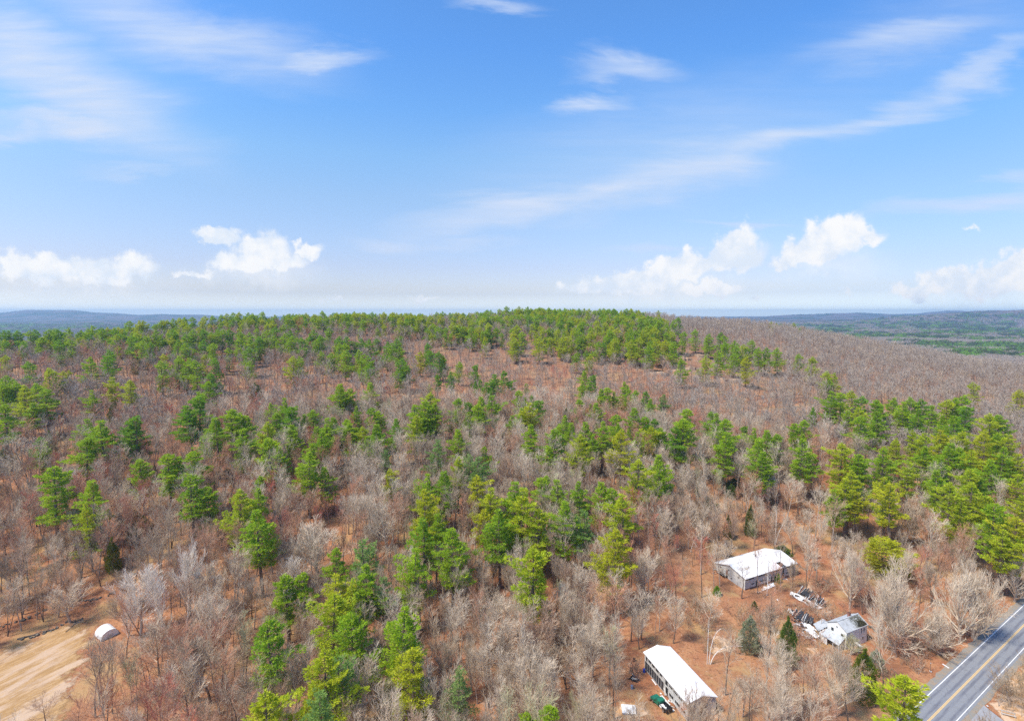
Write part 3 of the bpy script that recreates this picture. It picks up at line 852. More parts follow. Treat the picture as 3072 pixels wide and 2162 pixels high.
# ------------------------------------------------------------------ where the evergreens stand
# each entry: x, y of the top and width of the crown in a close view of one part of the picture, colour
CROPS = {'1': (0, 880, 2.87), '2': (700, 880, 2.87), '3': (1500, 880, 2.87), '4': (2272, 880, 2.87), '5': (2272, 1300, 2.87),
         '6': (0, 1300, 2.87), '7': (600, 1400, 2.121), '8': (1200, 1400, 2.121), 'A': (2050, 1560, 2.684), 'R': (2500, 1700, 3.498),
         'L': (0, 1700, 3.498), 'B': (1860, 1880, 5.731), 'C': (2100, 1600, 6.463), 'H': (2300, 1740, 6.463), 'M': (1500, 1340, 2.87)}
PINES = {
'1': """1215 1450 150 g|1460 1390 210 g|1670 1365 210 g|1640 1580 230 g|455 1510 260 g|880 1100 240 g|1160 1070 190 d|760 1090 140 g|345 1250 120 d|2090 1170 180 g|1990 1000 200 g
1870 1070 190 g|2080 1060 120 g|1700 890 200 d|1640 960 180 d|940 725 170 y|1120 750 130 y|790 850 100 g|430 640 160 y|240 590 130 d|50 715 130 g|120 760 150 g|200 790 180 y
310 770 190 g|390 830 150 g|40 950 200 g|20 780 110 g|1390 580 140 g|1530 540 160 g|1600 560 160 g|1690 580 110 g|1810 690 110 d|1790 760 120 g|780 550 120 o|940 490 110 d
920 540 110 d|2150 465 100 d|1830 430 180 g|1850 560 130 d|1760 400 130 d|1520 400 130 g|1590 430 160 g|1610 350 130 d|1480 310 120 d|1130 370 120 d|1230 400 140 g|1300 420 120 g
1180 340 100 g|1350 320 110 g|800 270 130 g|750 300 100 g|870 300 110 g|990 300 100 d|510 310 160 d|590 290 120 g|470 280 120 g|510 400 120 d|610 390 80 g|410 270 110 g
290 290 100 d|230 320 120 g|140 290 110 d|80 280 100 d|30 280 100 d|1660 310 100 g|1740 310 100 d|1830 320 110 g|1900 310 110 g|1990 310 120 d|2070 330 120 g|2140 340 120 g
2050 380 130 g|2230 370 100 d|2160 390 100 g|1180 200 80 y|1100 225 80 g|1240 205 80 y|1380 180 90 g|1430 190 100 y|1500 180 90 g|1570 170 70 y|1590 200 80 g|1670 165 60 g
1760 155 90 y|1740 220 60 y|1820 160 80 g|1890 160 80 g|1950 160 80 y|2000 165 80 g|2060 160 80 y|2120 165 80 g|2180 170 80 g|2260 155 90 g|1410 230 80 y|1560 230 70 y""",
'2': """510 540 140 y|750 500 50 o|840 520 60 g|900 370 110 d|960 375 80 d|910 430 140 g|960 490 120 g|1035 420 50 d|1105 390 70 d|1080 490 150 g|1180 395 90 d|1160 540 100 g
1180 600 70 d|1240 390 50 d|1320 420 100 d|1400 390 100 d|1360 440 120 g|1430 560 90 d|1480 610 70 g|1660 430 70 d|1700 500 60 d|1780 500 80 d|1935 595 50 g|2080 620 80 d
1875 680 70 d|1760 705 60 d|700 310 90 g|740 360 100 d|600 380 90 d|500 370 90 g|345 290 150 d|440 350 110 g|250 350 100 g|820 290 60 g|905 785 150 g|1000 830 110 g
1195 775 130 g|1690 800 60 y|1695 860 140 y|1740 950 140 g|1560 960 170 g|1580 1060 150 y|1640 930 160 g|440 910 130 g|500 980 160 d|330 960 100 g|620 1000 130 g|690 1020 120 g
370 1040 130 g|300 1110 180 y|490 1150 130 g|310 1250 180 g|800 1090 150 g|880 1085 130 g|720 1160 120 g|760 1200 160 g|960 1100 120 g|1060 985 100 g|1190 1000 120 g|1240 1030 110 g
1110 1160 110 y|1230 1130 160 g|1010 1130 120 g|1415 1100 130 d|1750 1270 150 p|1940 910 130 g|1940 1180 150 g|2030 950 100 d|2120 750 60 d|2170 770 100 d|2250 700 110 d
2130 900 120 g|2230 880 150 g|2020 1060 110 g|2110 960 150 g|650 1380 200 g|1320 1370 90 p|1360 1530 120 y|1930 1430 150 y|2100 1410 160 p|2170 1340 90 g|1820 1550 90 y|1630 1570 110 y
480 180 90 g|350 190 60 g|250 155 80 y|700 200 60 g|760 150 60 g|900 165 80 y|960 165 80 g|1040 165 90 y|1110 165 80 y|1180 160 90 g|1300 160 90 y|1380 165 90 y|1440 210 110 y
1530 170 100 y|1600 200 110 y|1700 190 110 y|1780 190 100 y|1880 200 110 y|1960 180 120 y|2040 230 120 y|2140 220 120 y|2200 260 110 y|2060 290 110 g|1900 250 110 y|340 230 60 y""",
'3': """40 670 110 d|160 850 100 g|225 790 50 g|270 890 60 d|330 930 120 d|270 940 160 y|180 1000 130 g|260 1130 170 g|725 665 90 g|800 710 80 d|700 760 70 g|690 880 110 g|815 920 90 g
830 960 120 g|870 830 90 g|930 820 100 g|1075 765 100 g|1170 850 80 g|1260 860 90 d|1100 840 90 g|1290 920 110 g|1415 845 90 p|570 1060 140 g|760 1080 100 d|740 1120 140 g
880 1110 150 g|990 1050 150 g|1140 990 140 g|1240 1080 110 g|1040 1180 180 y|480 1180 170 g|690 1230 170 y|1340 1100 120 d|1300 1150 130 y|1380 1180 110 g|1610 1000 150 g|1560 1090 200 g
1510 1160 160 d|1820 1030 110 d|1880 1040 150 g|1930 1080 180 g|1930 1200 190 g|2190 1180 120 g|2110 1160 80 d|2230 1260 190 g|1190 1430 230 y|1385 1400 170 g|1690 310 100 g
1800 350 90 g|1900 335 90 d|1950 360 90 g|1930 420 110 g|2020 410 80 g|2040 450 100 g|2090 440 110 y|2180 400 90 g|2230 470 110 g|2280 470 110 g|1870 490 110 g|1780 540 120 y
2120 550 90 y|2010 520 60 g|1340 300 100 y|1370 230 70 g|1310 200 70 g|1480 230 60 g|1545 205 70 d|1490 330 80 y|1570 330 70 g|1440 330 80 g|1350 400 120 y|1410 400 110 y
1500 420 110 g|1290 450 70 g|1560 560 80 g|1230 310 100 y|1160 320 100 g|1190 380 100 y|1130 400 80 y|1220 210 70 g|1000 300 110 y|940 310 80 g|985 380 90 y|900 250 100 y
830 230 80 y|790 320 110 y|960 280 80 y|620 320 130 y|680 320 90 g|590 370 150 y|500 310 120 y|530 360 120 y|440 290 130 g|360 300 120 y|340 380 110 y|140 270 120 y|190 330 100 g
140 380 100 y|100 330 80 y|590 220 80 g|510 240 50 g|310 200 60 g|410 200 50 g|250 180 50 d|90 210 40 g|20 220 50 g|980 130 60 d|1080 130 70 g|1130 160 50 g|670 130 90 g|860 130 80 g
760 130 80 y|560 140 60 g|460 130 50 g|60 110 60 g|160 112 60 y|240 115 50 g|330 118 60 g|410 120 50 g|1180 1210 120 g""",
'4': """40 450 140 g|180 470 120 g|335 520 60 g|455 545 100 y|610 670 80 y|665 690 60 y|640 850 130 g|720 860 130 g|820 850 110 y|900 900 100 d|870 990 120 y|480 1000 70 d
1020 930 130 g|1030 1020 140 g|880 1060 190 g|1170 910 110 g|1320 900 120 g|1420 920 110 d|1260 950 130 g|1390 1000 130 g|1510 980 120 g|1640 920 120 y|1740 880 130 g|1790 980 140 d
1700 1060 160 g|2020 1040 220 y|2090 1060 150 g|2220 780 130 y|1880 780 80 y|320 1130 110 g|410 1110 130 g|380 1260 230 g|80 1190 140 g|160 1230 130 g|730 1290 200 y|870 1390 170 g
1090 1350 180 g|1340 1190 130 y|1440 1210 200 y|1200 1260 130 y|1660 1290 200 g|1560 1180 150 y|1960 1190 180 y|1760 1200 150 y|2180 1220 150 y|1300 1460 170 y|1820 1360 170 y
2000 1440 180 g|1830 1530 180 y|1460 1330 160 g|2100 1330 160 g|2260 1400 160 y|1600 1440 160 g""",
'5': """800 330 200 y|780 400 180 y|1120 400 180 y|1170 560 230 y|1660 430 220 y|1830 420 220 y|1980 560 200 y|2060 620 280 g|2240 360 200 y|2270 540 200 y|2200 700 250 y|1560 330 160 g
1090 910 330 R""",
'6': """790 410 210 g|760 620 190 S""",
'7': """245 150 170 y|385 80 80 o|380 150 130 g|375 270 210 g|870 540 120 g|1045 475 150 p|545 720 140 g|655 700 130 g|1040 640 180 g|845 700 170 y|920 690 70 g|1170 720 130 p|990 780 140 y
830 820 200 y|1000 830 130 g|980 960 200 g|460 990 230 g|790 1180 270 y|880 1230 190 p|1290 900 250 g|1350 1190 200 y|420 1480 230 y|720 1480 280 p""",
'8': """160 60 120 g|165 150 190 y|290 40 130 g|500 70 130 y|575 140 150 y|155 350 170 g|330 400 190 g|90 530 180 g|640 270 180 g|770 145 200 y|900 80 110 g|1000 100 130 g
1040 230 170 g|880 270 160 y|1150 110 130 g|1260 110 140 g|1160 290 140 p|850 500 240 y|1360 410 200 y|1440 170 190 y|370 1310 170 p|950 1550 150 g|820 1590 120 g""",
'A': """1790 1270 470 y""",
}
CEDARS = {   # x y-of-top width height-in-crop colour
'1': """45 1325 130 180 o|420 1190 90 90 o|2190 765 115 140 o|980 925 90 120 o|1180 550 90 150 o|1340 1480 90 130 o""",
'2': """640 450 80 80 o|1070 1390 100 170 o|530 1340 90 170 f""",
'3': """570 990 90 120 o|1990 1640 80 120 g""",
'6': """1160 650 170 230 o|1260 720 120 180 o|980 900 100 310 o""",
'7': """385 80 75 110 o""",
'A': """530 770 150 290 f|830 780 130 400 g|1440 1040 190 420 d|1545 1040 110 180 f|270 530 56 80 s|800 200 110 80 g|760 455 50 40 s|570 680 44 44 g""",
'M': """1960 590 70 190 o|2150 500 80 270 g|1800 420 120 110 o|1710 300 60 130 g|2010 270 120 110 g""",
}
# bare trees that can be told apart: x, y of top, y of foot, width, shape, twig colour, bark colour
BARES = {
'A': """1340 230 720 290 M0 pale grey spreading bare maple behind the ruined house
1715 380 1075 480 M1 pale grey broadest bare maple right of the ruined house
650 900 1500 260 F3 pale grey tall bare maple between the two white roofs
640 660 900 230 F1 brown grey small bare tree in front of the long white-roofed coop
190 540 910 230 F4 pale grey bare tree beside the leaning white stem
1215 1040 1600 360 M0 pale grey round bare maple below the ruined house
1345 930 1085 300 M0 lichen grey lichen covered bush tree against the ruined house
340 150 340 170 M0 pale grey grey bare tree at the back corner of the long coop
1070 130 500 220 F0 rosy grey rosy bare tree behind the long coop
800 1400 1640 240 V0 silver grey pale bare maple at the bottom edge by the long shed
470 330 640 190 F5 grey dark thin dark tree at the near corner of the long coop
470 1280 1600 200 F3 pale grey pale bare tree right of the near white roof
1130 700 820 190 F4 pale grey bare grey shrub beside the collapsed roof""",
'B': """1330 1330 1950 640 S1 pale grey pale tangled brush before the grey gable of the near shed
1560 1400 2000 500 F4 pale grey pale bare tree at the far corner of the grey gable
1020 1360 1800 360 F1 rosy grey rosy bare tree at the left foot of the grey gable
2050 1100 1750 420 V1 pale grey pale bare tree right of the near shed""",
'R': """1110 440 920 430 M1 pale grey wide bare maple with a forked foot beside the road
1330 20 820 500 M0 pale grey largest bare maple leaning over the road verge
1470 -60 770 400 M1 pale grey bare maple behind the largest one by the road
1900 -150 380 420 M0 pale grey pale bare maple against the green pines
660 640 960 400 F4 rosy grey low rosy bare tree below the broad maple
1850 1080 1500 520 F4 tan grey tan brush tree across the road""",
'L': """1480 20 760 520 V0 silver grey pale bare tree just behind the small white shed
1750 0 860 460 V1 silver grey pale bare tree with a thick dark trunk behind the shed
1000 860 1600 420 F1 grey dark dark bare tree at the edge of the dirt clearing
1180 700 1540 380 F2 grey dark crooked dark tree right of the dirt clearing
500 1300 1700 330 F4 brown dark low bare tree on the dirt clearing
1330 250 980 300 V1 silver dark silver crowned tree standing over the small white shed
2010 -260 640 330 V0 silver dark silver tree highest in the row above the shed
240 60 560 300 F0 grey dark two dark trunked bare tree left of the shed
740 150 600 420 V0 pale grey pale topped tree leaning over the orange lane
1440 900 1640 330 F3 lichen grey greenish grey tree below the shed""",
'7': """770 340 760 360 V0 pale grey silvery bare crown in the gap between two green pine groups
650 520 860 260 V1 silver grey silvery bare tree beside the small twin pines
280 560 860 140 V1 silver grey slim silver crowned tree among red brush
90 780 1300 260 F2 pale grey tall beige bare tree near the lower left
1130 1220 1560 260 F4 rosy grey rosy bare tree right of the tall green pine
1200 330 620 170 F1 pale grey pale bare tree left of the yellow pine column""",
'8': """500 560 800 160 V1 silver grey silver fan shaped tree below the pine row
400 150 560 160 F3 rosy grey rosy narrow tree among the pine row
540 760 1300 250 F2 rosy grey tall rosy bare tree in the lower middle
800 900 1500 140 F3 pale birch white stemmed birch in the lower middle
1130 1150 1420 220 M0 silver grey low white fan tree near the small pale slab
880 1310 1660 200 F3 pale birch white forked birch at the bottom edge
1360 1200 1700 240 F2 grey grey brown bare tree left of the near coop
1300 680 1250 330 F2 rosy grey tallest rosy tree right of the lone round pine""",
}

# ------------------------------------------------------------------ road line (on the flat at height 0)
def gp(u, v, z=0.0):
    d = ray(u, v)
    t = (z - CAM_H) / d[2]
    return np.array([d[0] * t, d[1] * t])
def cp(c, x, y):
    o = CROPS[c]
    return o[0] + x / o[2], o[1] + y / o[2]
RY1, RY2 = gp(2800, 2147), gp(3071, 1875)
RDIR = (RY2 - RY1) / np.linalg.norm(RY2 - RY1)
RNRM = np.array([RDIR[1], -RDIR[0]])            # to the right of the road
def road_xy(x, y):
    dx, dy = np.asarray(x) - RY1[0], np.asarray(y) - RY1[1]
    return dx * RNRM[0] + dy * RNRM[1], dx * RDIR[0] + dy * RDIR[1]
_Z0 = Z
def Z(x, y):
    z = _Z0(x, y)
    a, l = road_xy(x, y)
    k = np.clip((np.abs(a) - 7) / 22.0, 0, 1)
    k = np.where((l > -400) & (l < 500), k * k * (3 - 2 * k), 1.0)
    return z * k

def inpoly(x, y, poly):
    x, y = np.asarray(x, float), np.asarray(y, float)
    r = np.zeros(x.shape, bool)
    n = len(poly)
    for i in range(n):
        x1, y1 = poly[i]
        x2, y2 = poly[(i + 1) % n]
        c = ((y1 > y) != (y2 > y)) & (x < (x2 - x1) * (y - y1) / (y2 - y1 + 1e-12) + x1)
        r ^= c
    return r
def edge_dist(x, y, poly):
    d = np.full(np.asarray(x, float).shape, 1e9)
    n = len(poly)
    for i in range(n):
        a = np.array(poly[i]); b = np.array(poly[(i + 1) % n])
        ab = b - a
        t = np.clip(((x - a[0]) * ab[0] + (y - a[1]) * ab[1]) / (ab @ ab), 0, 1)
        d = np.minimum(d, np.hypot(x - a[0] - t * ab[0], y - a[1] - t * ab[1]))
    return d

# ------------------------------------------------------------------ ground and far hills
def grid_mesh(xs, ys, zf=Z, off=0.0):
    X, Y = np.meshgrid(xs, ys)
    ZZ = zf(X, Y) + off
    V = np.stack([X, Y, ZZ], -1).reshape(-1, 3)
    nx, ny = len(xs), len(ys)
    i = np.arange(nx - 1)[None] + np.arange(ny - 1)[:, None] * nx
    Q = np.stack([i, i + 1, i + 1 + nx, i + nx], -1).reshape(-1, 4)
    return V, Q
tx = np.linspace(-1, 1, 421)
gx = 60 * np.sinh(tx * 5.9) / 1.0
gx = gx[(gx > -13000) & (gx < 13000)]
gy = np.concatenate([np.arange(-400, 60, 12.0), np.arange(60, 420, 3.0), np.arange(420, 1000, 7.0), np.arange(1000, 1601, 14.0)])
xs_near = np.concatenate([-np.geomspace(420, 6000, 60)[::-1], np.arange(-416, 417, 4.0), np.geomspace(420, 6000, 60)])
g = MB()
g.add(*grid_mesh(xs_near, gy))
ground = g.build('ground', MATS['leaf_litter'], smooth=True)
tag(ground, 'rust brown leaf litter covering the forest floor and hill', None, None, 'structure')
gyf = np.concatenate([[gy[-1]], np.geomspace(gy[-1] + 15, 12500, 240)])
xs_far = np.concatenate([-np.geomspace(1500, 14000, 110)[::-1], np.arange(-1470, 1471, 30.0), np.geomspace(1500, 14000, 110)])
def Zfar(X, Y):
    z = Z(X, Y)
    rg = np.random.RandomState(5).uniform(-1, 1, X.shape)
    k = np.clip((Y - 1700) / 300, 0, 1)
    return z + k * rg * 4.0 - .3 * (Y <= 1601)
g = MB()
g.add(*grid_mesh(xs_far, gyf, Zfar))
hills = g.build('hills', MATS['far_forest_floor'], smooth=True)
tag(hills, 'low wooded hills fading to blue along the horizon', None, None, 'structure')

# ------------------------------------------------------------------ road and its markings
def strip(name, a0, a1, l0, l1, dz, m, label, step=6.0, jag=0.0, kind='structure'):
    """strip along the road between offsets a0..a1, in the road's own axes"""
    n = int((l1 - l0) / step) + 1
    ls = np.linspace(l0, l1, n)
    gg = np.random.RandomState(int(abs(a0) * 100) + 3)
    na = 3
    V, Q = [], []
    for i, l in enumerate(ls):
        j0 = gg.uniform(-jag, jag)
        for k in range(na + 1):
            a = a0 + (a1 - a0) * k / na
            if jag and ((k == 0 and abs(a0) > abs(a1)) or (k == na and abs(a1) > abs(a0))):
                a += j0
            V.append((a, l, 0))
    V = np.array(V)
    W = np.array([RY1 + RNRM * v[0] + RDIR * v[1] for v in V])
    V[:, 2] = Z(W[:, 0], W[:, 1]) + dz
    for i in range(n - 1):
        for k in range(na):
            o = i * (na + 1) + k
            Q.append((o, o + 1, o + na + 2, o + na + 1))
    mb = MB()
    mb.add(V, Q)
    o = mb.build(name, MATS[m])
    o.location = (RY1[0], RY1[1], 0)
    ang = math.atan2(RDIR[1], RDIR[0]) - math.pi / 2
    o.rotation_euler = (0, 0, ang)
    tag(o, label, None, None, kind)
    return o
LW = abs(road_xy(*gp(2786, 2083))[0])
RW = abs(road_xy(*gp(2874, 2157))[0])
strip('road', -(LW + .45), RW + .6, -160, 480, .060, 'asphalt', 'grey two lane asphalt road crossing the lower right corner')
strip('road_shoulder', -(LW + 2.0), -(LW + .45), -160, 480, .050, 'gravel_shoulder', 'gravel verge between the asphalt and the leaf litter', 2.0, .35)
strip('road_shoulder', RW + .6, RW + 1.9, -160, 480, .050, 'gravel_shoulder', 'gravel verge on the far side of the asphalt', 2.0, .35)
strip('edge_line', -(LW + .09), -(LW - .09), -160, 480, .068, 'road_white', 'white edge line on the house side of the road')
strip('edge_line', RW - .08, RW + .08, -160, 480, .068, 'road_white', 'white edge line on the driveway side of the road')
for a in (-.19, .05):
    strip('centre_line', a, a + .15, -160, 480, .068, 'road_yellow', 'double yellow line down the middle of the road')
pl = [cp('R', *p) for p in ((1580, 1450), (1440, 1616), (1380, 1690), (1900, 1750), (1790, 1616), (1640, 1500))]
pw = [gp(*p) for p in pl]
mb = MB()
mb.add([(p[0], p[1], .066) for p in pw], None, [(0, 1, 2), (0, 2, 3), (0, 3, 4), (0, 4, 5)])
tag(mb.build('driveway', MATS['drive']), 'smooth pale grey driveway joining the road at the bottom corner', None, None, 'structure')

# ------------------------------------------------------------------ dirt clearing and pale grass patches
def patch(name, poly, m, label, step, fade, dz):
    P = np.array(poly)
    x0, y0 = P.min(0) - 1
    x1, y1 = P.max(0) + 1
    xs = np.arange(x0, x1, step)
    ys = np.arange(y0, y1, step)
    X, Y = np.meshgrid(xs, ys)
    ins = inpoly(X, Y, poly)
    D = np.where(ins, edge_dist(X, Y, poly), 0)
    V, Q = grid_mesh(xs, ys, Z, dz)
    keep = ins.ravel()[Q].any(1)
    used = np.unique(Q[keep])
    idx = np.full(len(V), -1)
    idx[used] = np.arange(len(used))
    mb = MB()
    mb.add(V[used], idx[Q[keep]])
    o = mb.build(name, MATS[m], smooth=True)
    at_ = o.data.attributes.new('edge', 'FLOAT', 'POINT')
    at_.data.foreach_set('value', np.clip(D.ravel()[used] / fade, 0, 1).astype(np.float32))
    tag(o, label, None, None, 'structure')
    return o
CLEARING = [gp(*p) for p in ((-420, 2080), (-60, 1975), (60, 1935), (170, 1885), (270, 1850), (315, 1915), (290, 1990), (262, 2060), (235, 2162), (200, 2330), (-500, 2500))]
CLEARING = [(p[0], p[1]) for p in CLEARING]
patch('dirt_track', CLEARING, 'track_dirt', 'bare sandy clearing with tan grass streaks', .8, 9.0, .05)
for k, pp in enumerate(([(2385, 1745), (2450, 1730), (2475, 1790), (2440, 1815), (2380, 1790)], [(2395, 1925), (2470, 1930), (2500, 1980), (2440, 2020), (2390, 1990)], [(2110, 1900), (2200, 1890), (2230, 1960), (2140, 1990), (2090, 1950)], [(1840, 2080), (1960, 2090), (1990, 2162), (1850, 2190), (1800, 2140)])):
    patch('dry_grass_patch', [tuple(gp(*p)) for p in pp], 'yard_grass', ('dry straw coloured grass beside the long coop', 'dry straw coloured grass below the ruined house', 'dry straw coloured grass between the two coops', 'dry straw coloured grass around the small slab')[k], .8, 5.0, .045)

patch('dry_grass_patch', [tuple(gp(*p)) for p in ((2948, 2100), (2985, 2060), (3072, 1960), (3200, 1850), (3300, 2000), (3150, 2260), (3010, 2190))], 'yard_grass', 'tan dead grass across the road in the corner', .8, 3.0, .045)

# ------------------------------------------------------------------ buildings
def gable(name, label, cat, ctr, ang, L, W, he, hr, wall_m, roof_m, over=.35, notch=None, side_m=None):
    """long building: x along the ridge, -y is the side facing the camera"""
    t = thing(name, label, cat, (ctr[0], ctr[1], float(Z(*ctr))), ang)
    th = .12
    zb = -.5
    side_m = side_m or wall_m
    MB().box((0, -W / 2 + th / 2, (he + zb) / 2), (L, th, he - zb)).build('front_wall', MATS[wall_m], t)
    MB().box((0, W / 2 - th / 2, (he + zb) / 2), (L, th, he - zb)).build('back_wall', MATS[wall_m], t)
    for s in (-1, 1):
        x = s * (L / 2 - th)
        mb = MB()
        mb.extr([(x, -W / 2 + th, zb), (x, W / 2 - th, zb), (x, W / 2 - th, he), (x, 0, hr - .12), (x, -W / 2 + th, he)], (s * (th - .003), 0, 0))
        mb.build('gable_wall', MATS[side_m], t)
    # roof slabs
    sl = (hr - he) / (W / 2)
    rt = .14
    xo = L / 2 + over
    ye = W / 2 + over
    ze = he - sl * over
    mb = MB()
    def slab(x0, x1, y0, y1, m=0):
        def zz(y):
            return hr - sl * abs(y)
        P = [(x0, y0, zz(y0)), (x1, y0, zz(y0)), (x1, y1, zz(y1)), (x0, y1, zz(y1))]
        mb.extr(P, (0, 0, rt), m)
    slab(-xo, xo, 0, ye)
    if notch:
        a, b, k = notch
        slab(-xo, a, -ye, 0)
        slab(b, xo, -ye, 0)
        slab(a, b, -ye * k, 0)
    else:
        slab(-xo, xo, -ye, 0)
    rf = mb.build('roof', MATS[roof_m], t)
    MB().box((0, 0, hr + rt + .02), (2 * xo, .34, .07)).build('ridge_cap', MATS[roof_m], rf)
    return t, rf, th, sl

def openings(t, xs, z0, z1, y, w, frame='old_board', nm='window', face=-1, axis='x', depth=.05, split=True):
    """a window: its frame standing proud of the wall and one dark pane mesh holding every light"""
    x0, x1 = xs
    n = max(1, int(round((x1 - x0) / w))) if split else 1
    fr, pn = MB(), MB()
    b = .06
    def bx(mb, cx, cz, sx, sz, off, d):
        if axis == 'x':
            mb.box((cx, y + face * off, cz), (sx, d, sz))
        else:
            mb.box((y + face * off, cx, cz), (d, sx, sz))
    cw = (x1 - x0) / n
    for i in range(n):
        cx = x0 + cw * (i + .5)
        bx(pn, cx, (z0 + z1) / 2, cw - b * 2, z1 - z0 - b * 2, .012, .03)
    for i in range(n + 1):
        bx(fr, x0 + cw * i, (z0 + z1) / 2, b, z1 - z0 - .002, .02, .05)
    bx(fr, (x0 + x1) / 2, z0 - b / 2, x1 - x0 + b, b, .02, .054)
    bx(fr, (x0 + x1) / 2, z1 + b / 2, x1 - x0 + b, b, .02, .054)
    f = fr.build(nm, MATS[frame], t)
    pn.build('pane', MATS['dark_inside'] if nm != 'window' or frame != 'white_board' else MATS['glass_dark'], f)
    return f
def door(t, x, z0, z1, w, y, m='dark_inside', face=-1, axis='x', label=None):
    d = MB()
    if axis == 'x':
        d.box((x, y + face * .015, (z0 + z1) / 2), (w, .04, z1 - z0))
    else:
        d.box((y + face * .015, x, (z0 + z1) / 2), (.04, w, z1 - z0))
    o = d.build('door', MATS[m], t)
    f = MB()
    for s in (-1, 1):
        if axis == 'x':
            f.box((x + s * (w / 2 + .04), y + face * .02, (z0 + z1) / 2), (.08, .06, z1 - z0 + .1))
        else:
            f.box((y + face * .02, x + s * (w / 2 + .04), (z0 + z1) / 2), (.06, .08, z1 - z0 + .1))
    if axis == 'x':
        f.box((x, y + face * .022, z1 + .06), (w + .2, .07, .1))
    else:
        f.box((y + face * .022, x, z1 + .06), (.07, w + .2, .1))
    f.build('frame', MATS['old_board'], o)
    if label:
        o['label'] = label
    return o

# --- the long coop
C1 = dict(ctr=(83.9, 176.8), ang=R(26.2), L=24.6, W=12.2, he=3.9, hr=5.7)
L1, W1 = C1['L'], C1['W']
fx = lambda t: -L1 / 2 + L1 * t
t, rf, th, sl = gable('chicken_coop', 'long two storey poultry coop with white low gable roof and grey walls', 'coop', C1['ctr'], C1['ang'], L1, W1, C1['he'], C1['hr'],
                      'siding_grey', 'roof_white', .45, notch=(fx(.70), fx(.785), .62))
coop1 = t
mb = MB()
mb.box((fx(.7425), -W1 / 2 * .82, C1['he'] - .05), (L1 * .084, W1 * .17, .05))
mb.build('painted_hole_shade', MATS['dark_inside'], t)  # near-black sheet below the roof gap, paints the shade inside the hole
mb = MB()      # torn flap of roofing beside the hole
a, b = fx(.785), -W1 / 2 - .4
mb.extr([(a - .1, b * .62, C1['hr'] - sl * abs(b * .62) + .16), (a - .1, b, C1['he'] + .02), (a - 1.3, b * .93, C1['he'] - .35)], (0.02, 0, .03))
mb.build('torn_flap', MATS['tar_paper'], t)
for a, b in ((.03, .17), (.26, .41), (.555, .69), (.80, .95)):
    openings(t, (fx(a), fx(b)), 2.95, 3.40, -W1 / 2, .62)
for a, b in ((.12, .175), (.26, .40), (.55, .69), (.80, .95)):
    openings(t, (fx(a), fx(b)), 1.05, 1.50, -W1 / 2, .62)
door(t, fx(.215), .15, 1.9, .55, -W1 / 2)
door(t, fx(.515), .1, 1.9, .6, -W1 / 2)
door(t, fx(.745), .0, 1.75, .8, -W1 / 2)
door(t, fx(.745), 2.0, 3.65, .7, -W1 / 2)
# the gable facing the lane: y runs from back (+) to front (-)
gx0 = -L1 / 2
ly = lambda k: W1 / 2 - W1 * k
for k, zc in ((.18, 3.35), (.45, 3.75), (.78, 3.0), (.17, 1.5), (.55, 1.4)):
    openings(t, (ly(k) - .3, ly(k) + .3), zc - .25, zc + .25, gx0, .6, axis='y')
door(t, ly(.40), 1.9, 3.6, .7, gx0, 'brown_board', axis='y', label='dark red loft door in the gable')
door(t, ly(.40), .0, 1.7, .8, gx0, 'dark_inside', axis='y')
vent = MB()
vent.box((0, .55, C1['hr'] + .35), (.75, .75, 1.3))
v = vent.build('roof_vent', MATS['siding_white'], t)
MB().box((0, .55, C1['hr'] + 1.06), (.95, .95, .1)).build('cap', MATS['roof_grey'], v)
MB().box((0, .55 - .383, C1['hr'] + .72), (.5, .03, .35)).build('louvre', MATS['dark_inside'], v)
for s in (-1, 1):
    MB().box((0, s * (W1 / 2 + .45 + .006), C1['he'] - sl * .45 + .06), (L1 + .6, .03, .2)).build('fascia', MATS['old_board'], t)
MB().box((-L1 / 2 - .012, 0, .0), (.05, W1 - .3, .7)).build('foundation', MATS['concrete'], t)
MB().box((0, -W1 / 2 - .03, -.05), (L1 - .2, .05, .55)).build('foundation', MATS['brown_board'], t)

# --- the near shed
C2 = dict(ctr=(39.8, 120.6), ang=R(-73.8), L=18.4, W=7.3, he=4.3, hr=5.35)
L2, W2 = C2['L'], C2['W']
t, rf, th, sl = gable('poultry_shed', 'near long shed with bright white roof, dark open side and grey gable', 'shed', C2['ctr'], C2['ang'], L2, W2, C2['he'], C2['hr'],
                      'siding_grey', 'roof_white', .30, side_m='concrete')
shed2 = t
fx = lambda k: -L2 / 2 + L2 * k
yf = -W2 / 2
# open dark lower storey in the far half, with posts and wire
mb = MB(); mb.box((fx(.25), yf - .02, 1.35), (L2 * .47, .05, 2.3)); d = mb.build('dark_netting', MATS['tar_paper'], t)
mb = MB()
for k in np.linspace(.02, .48, 9):
    mb.box((fx(k), yf - .06, 1.3), (.09, .06, 2.6))
mb.box((fx(.25), yf - .062, .16), (L2 * .48, .06, .14)); mb.box((fx(.25), yf - .062, 2.55), (L2 * .48, .06, .12))
mb.build('post', MATS['old_board'], d)
for a, b in ((.10, .17), (.19, .26), (.28, .36), (.38, .44)):
    openings(t, (fx(a), fx(b)), 3.05, 3.85, yf, 1.4)
door(t, fx(.055), 2.7, 3.7, .7, yf)
door(t, fx(.555), .05, 2.2, 1.0, yf)
door(t, fx(.545), 2.6, 4.0, 1.0, yf)
for a, b in ((.60, .68), (.70, .79), (.81, .89), (.91, .98)):
    openings(t, (fx(a), fx(b)), 3.0, 3.55, yf, .62)
for a, b in ((.61, .70), (.74, .84), (.87, .96)):
    openings(t, (fx(a), fx(b)), .9, 1.7, yf, .7)
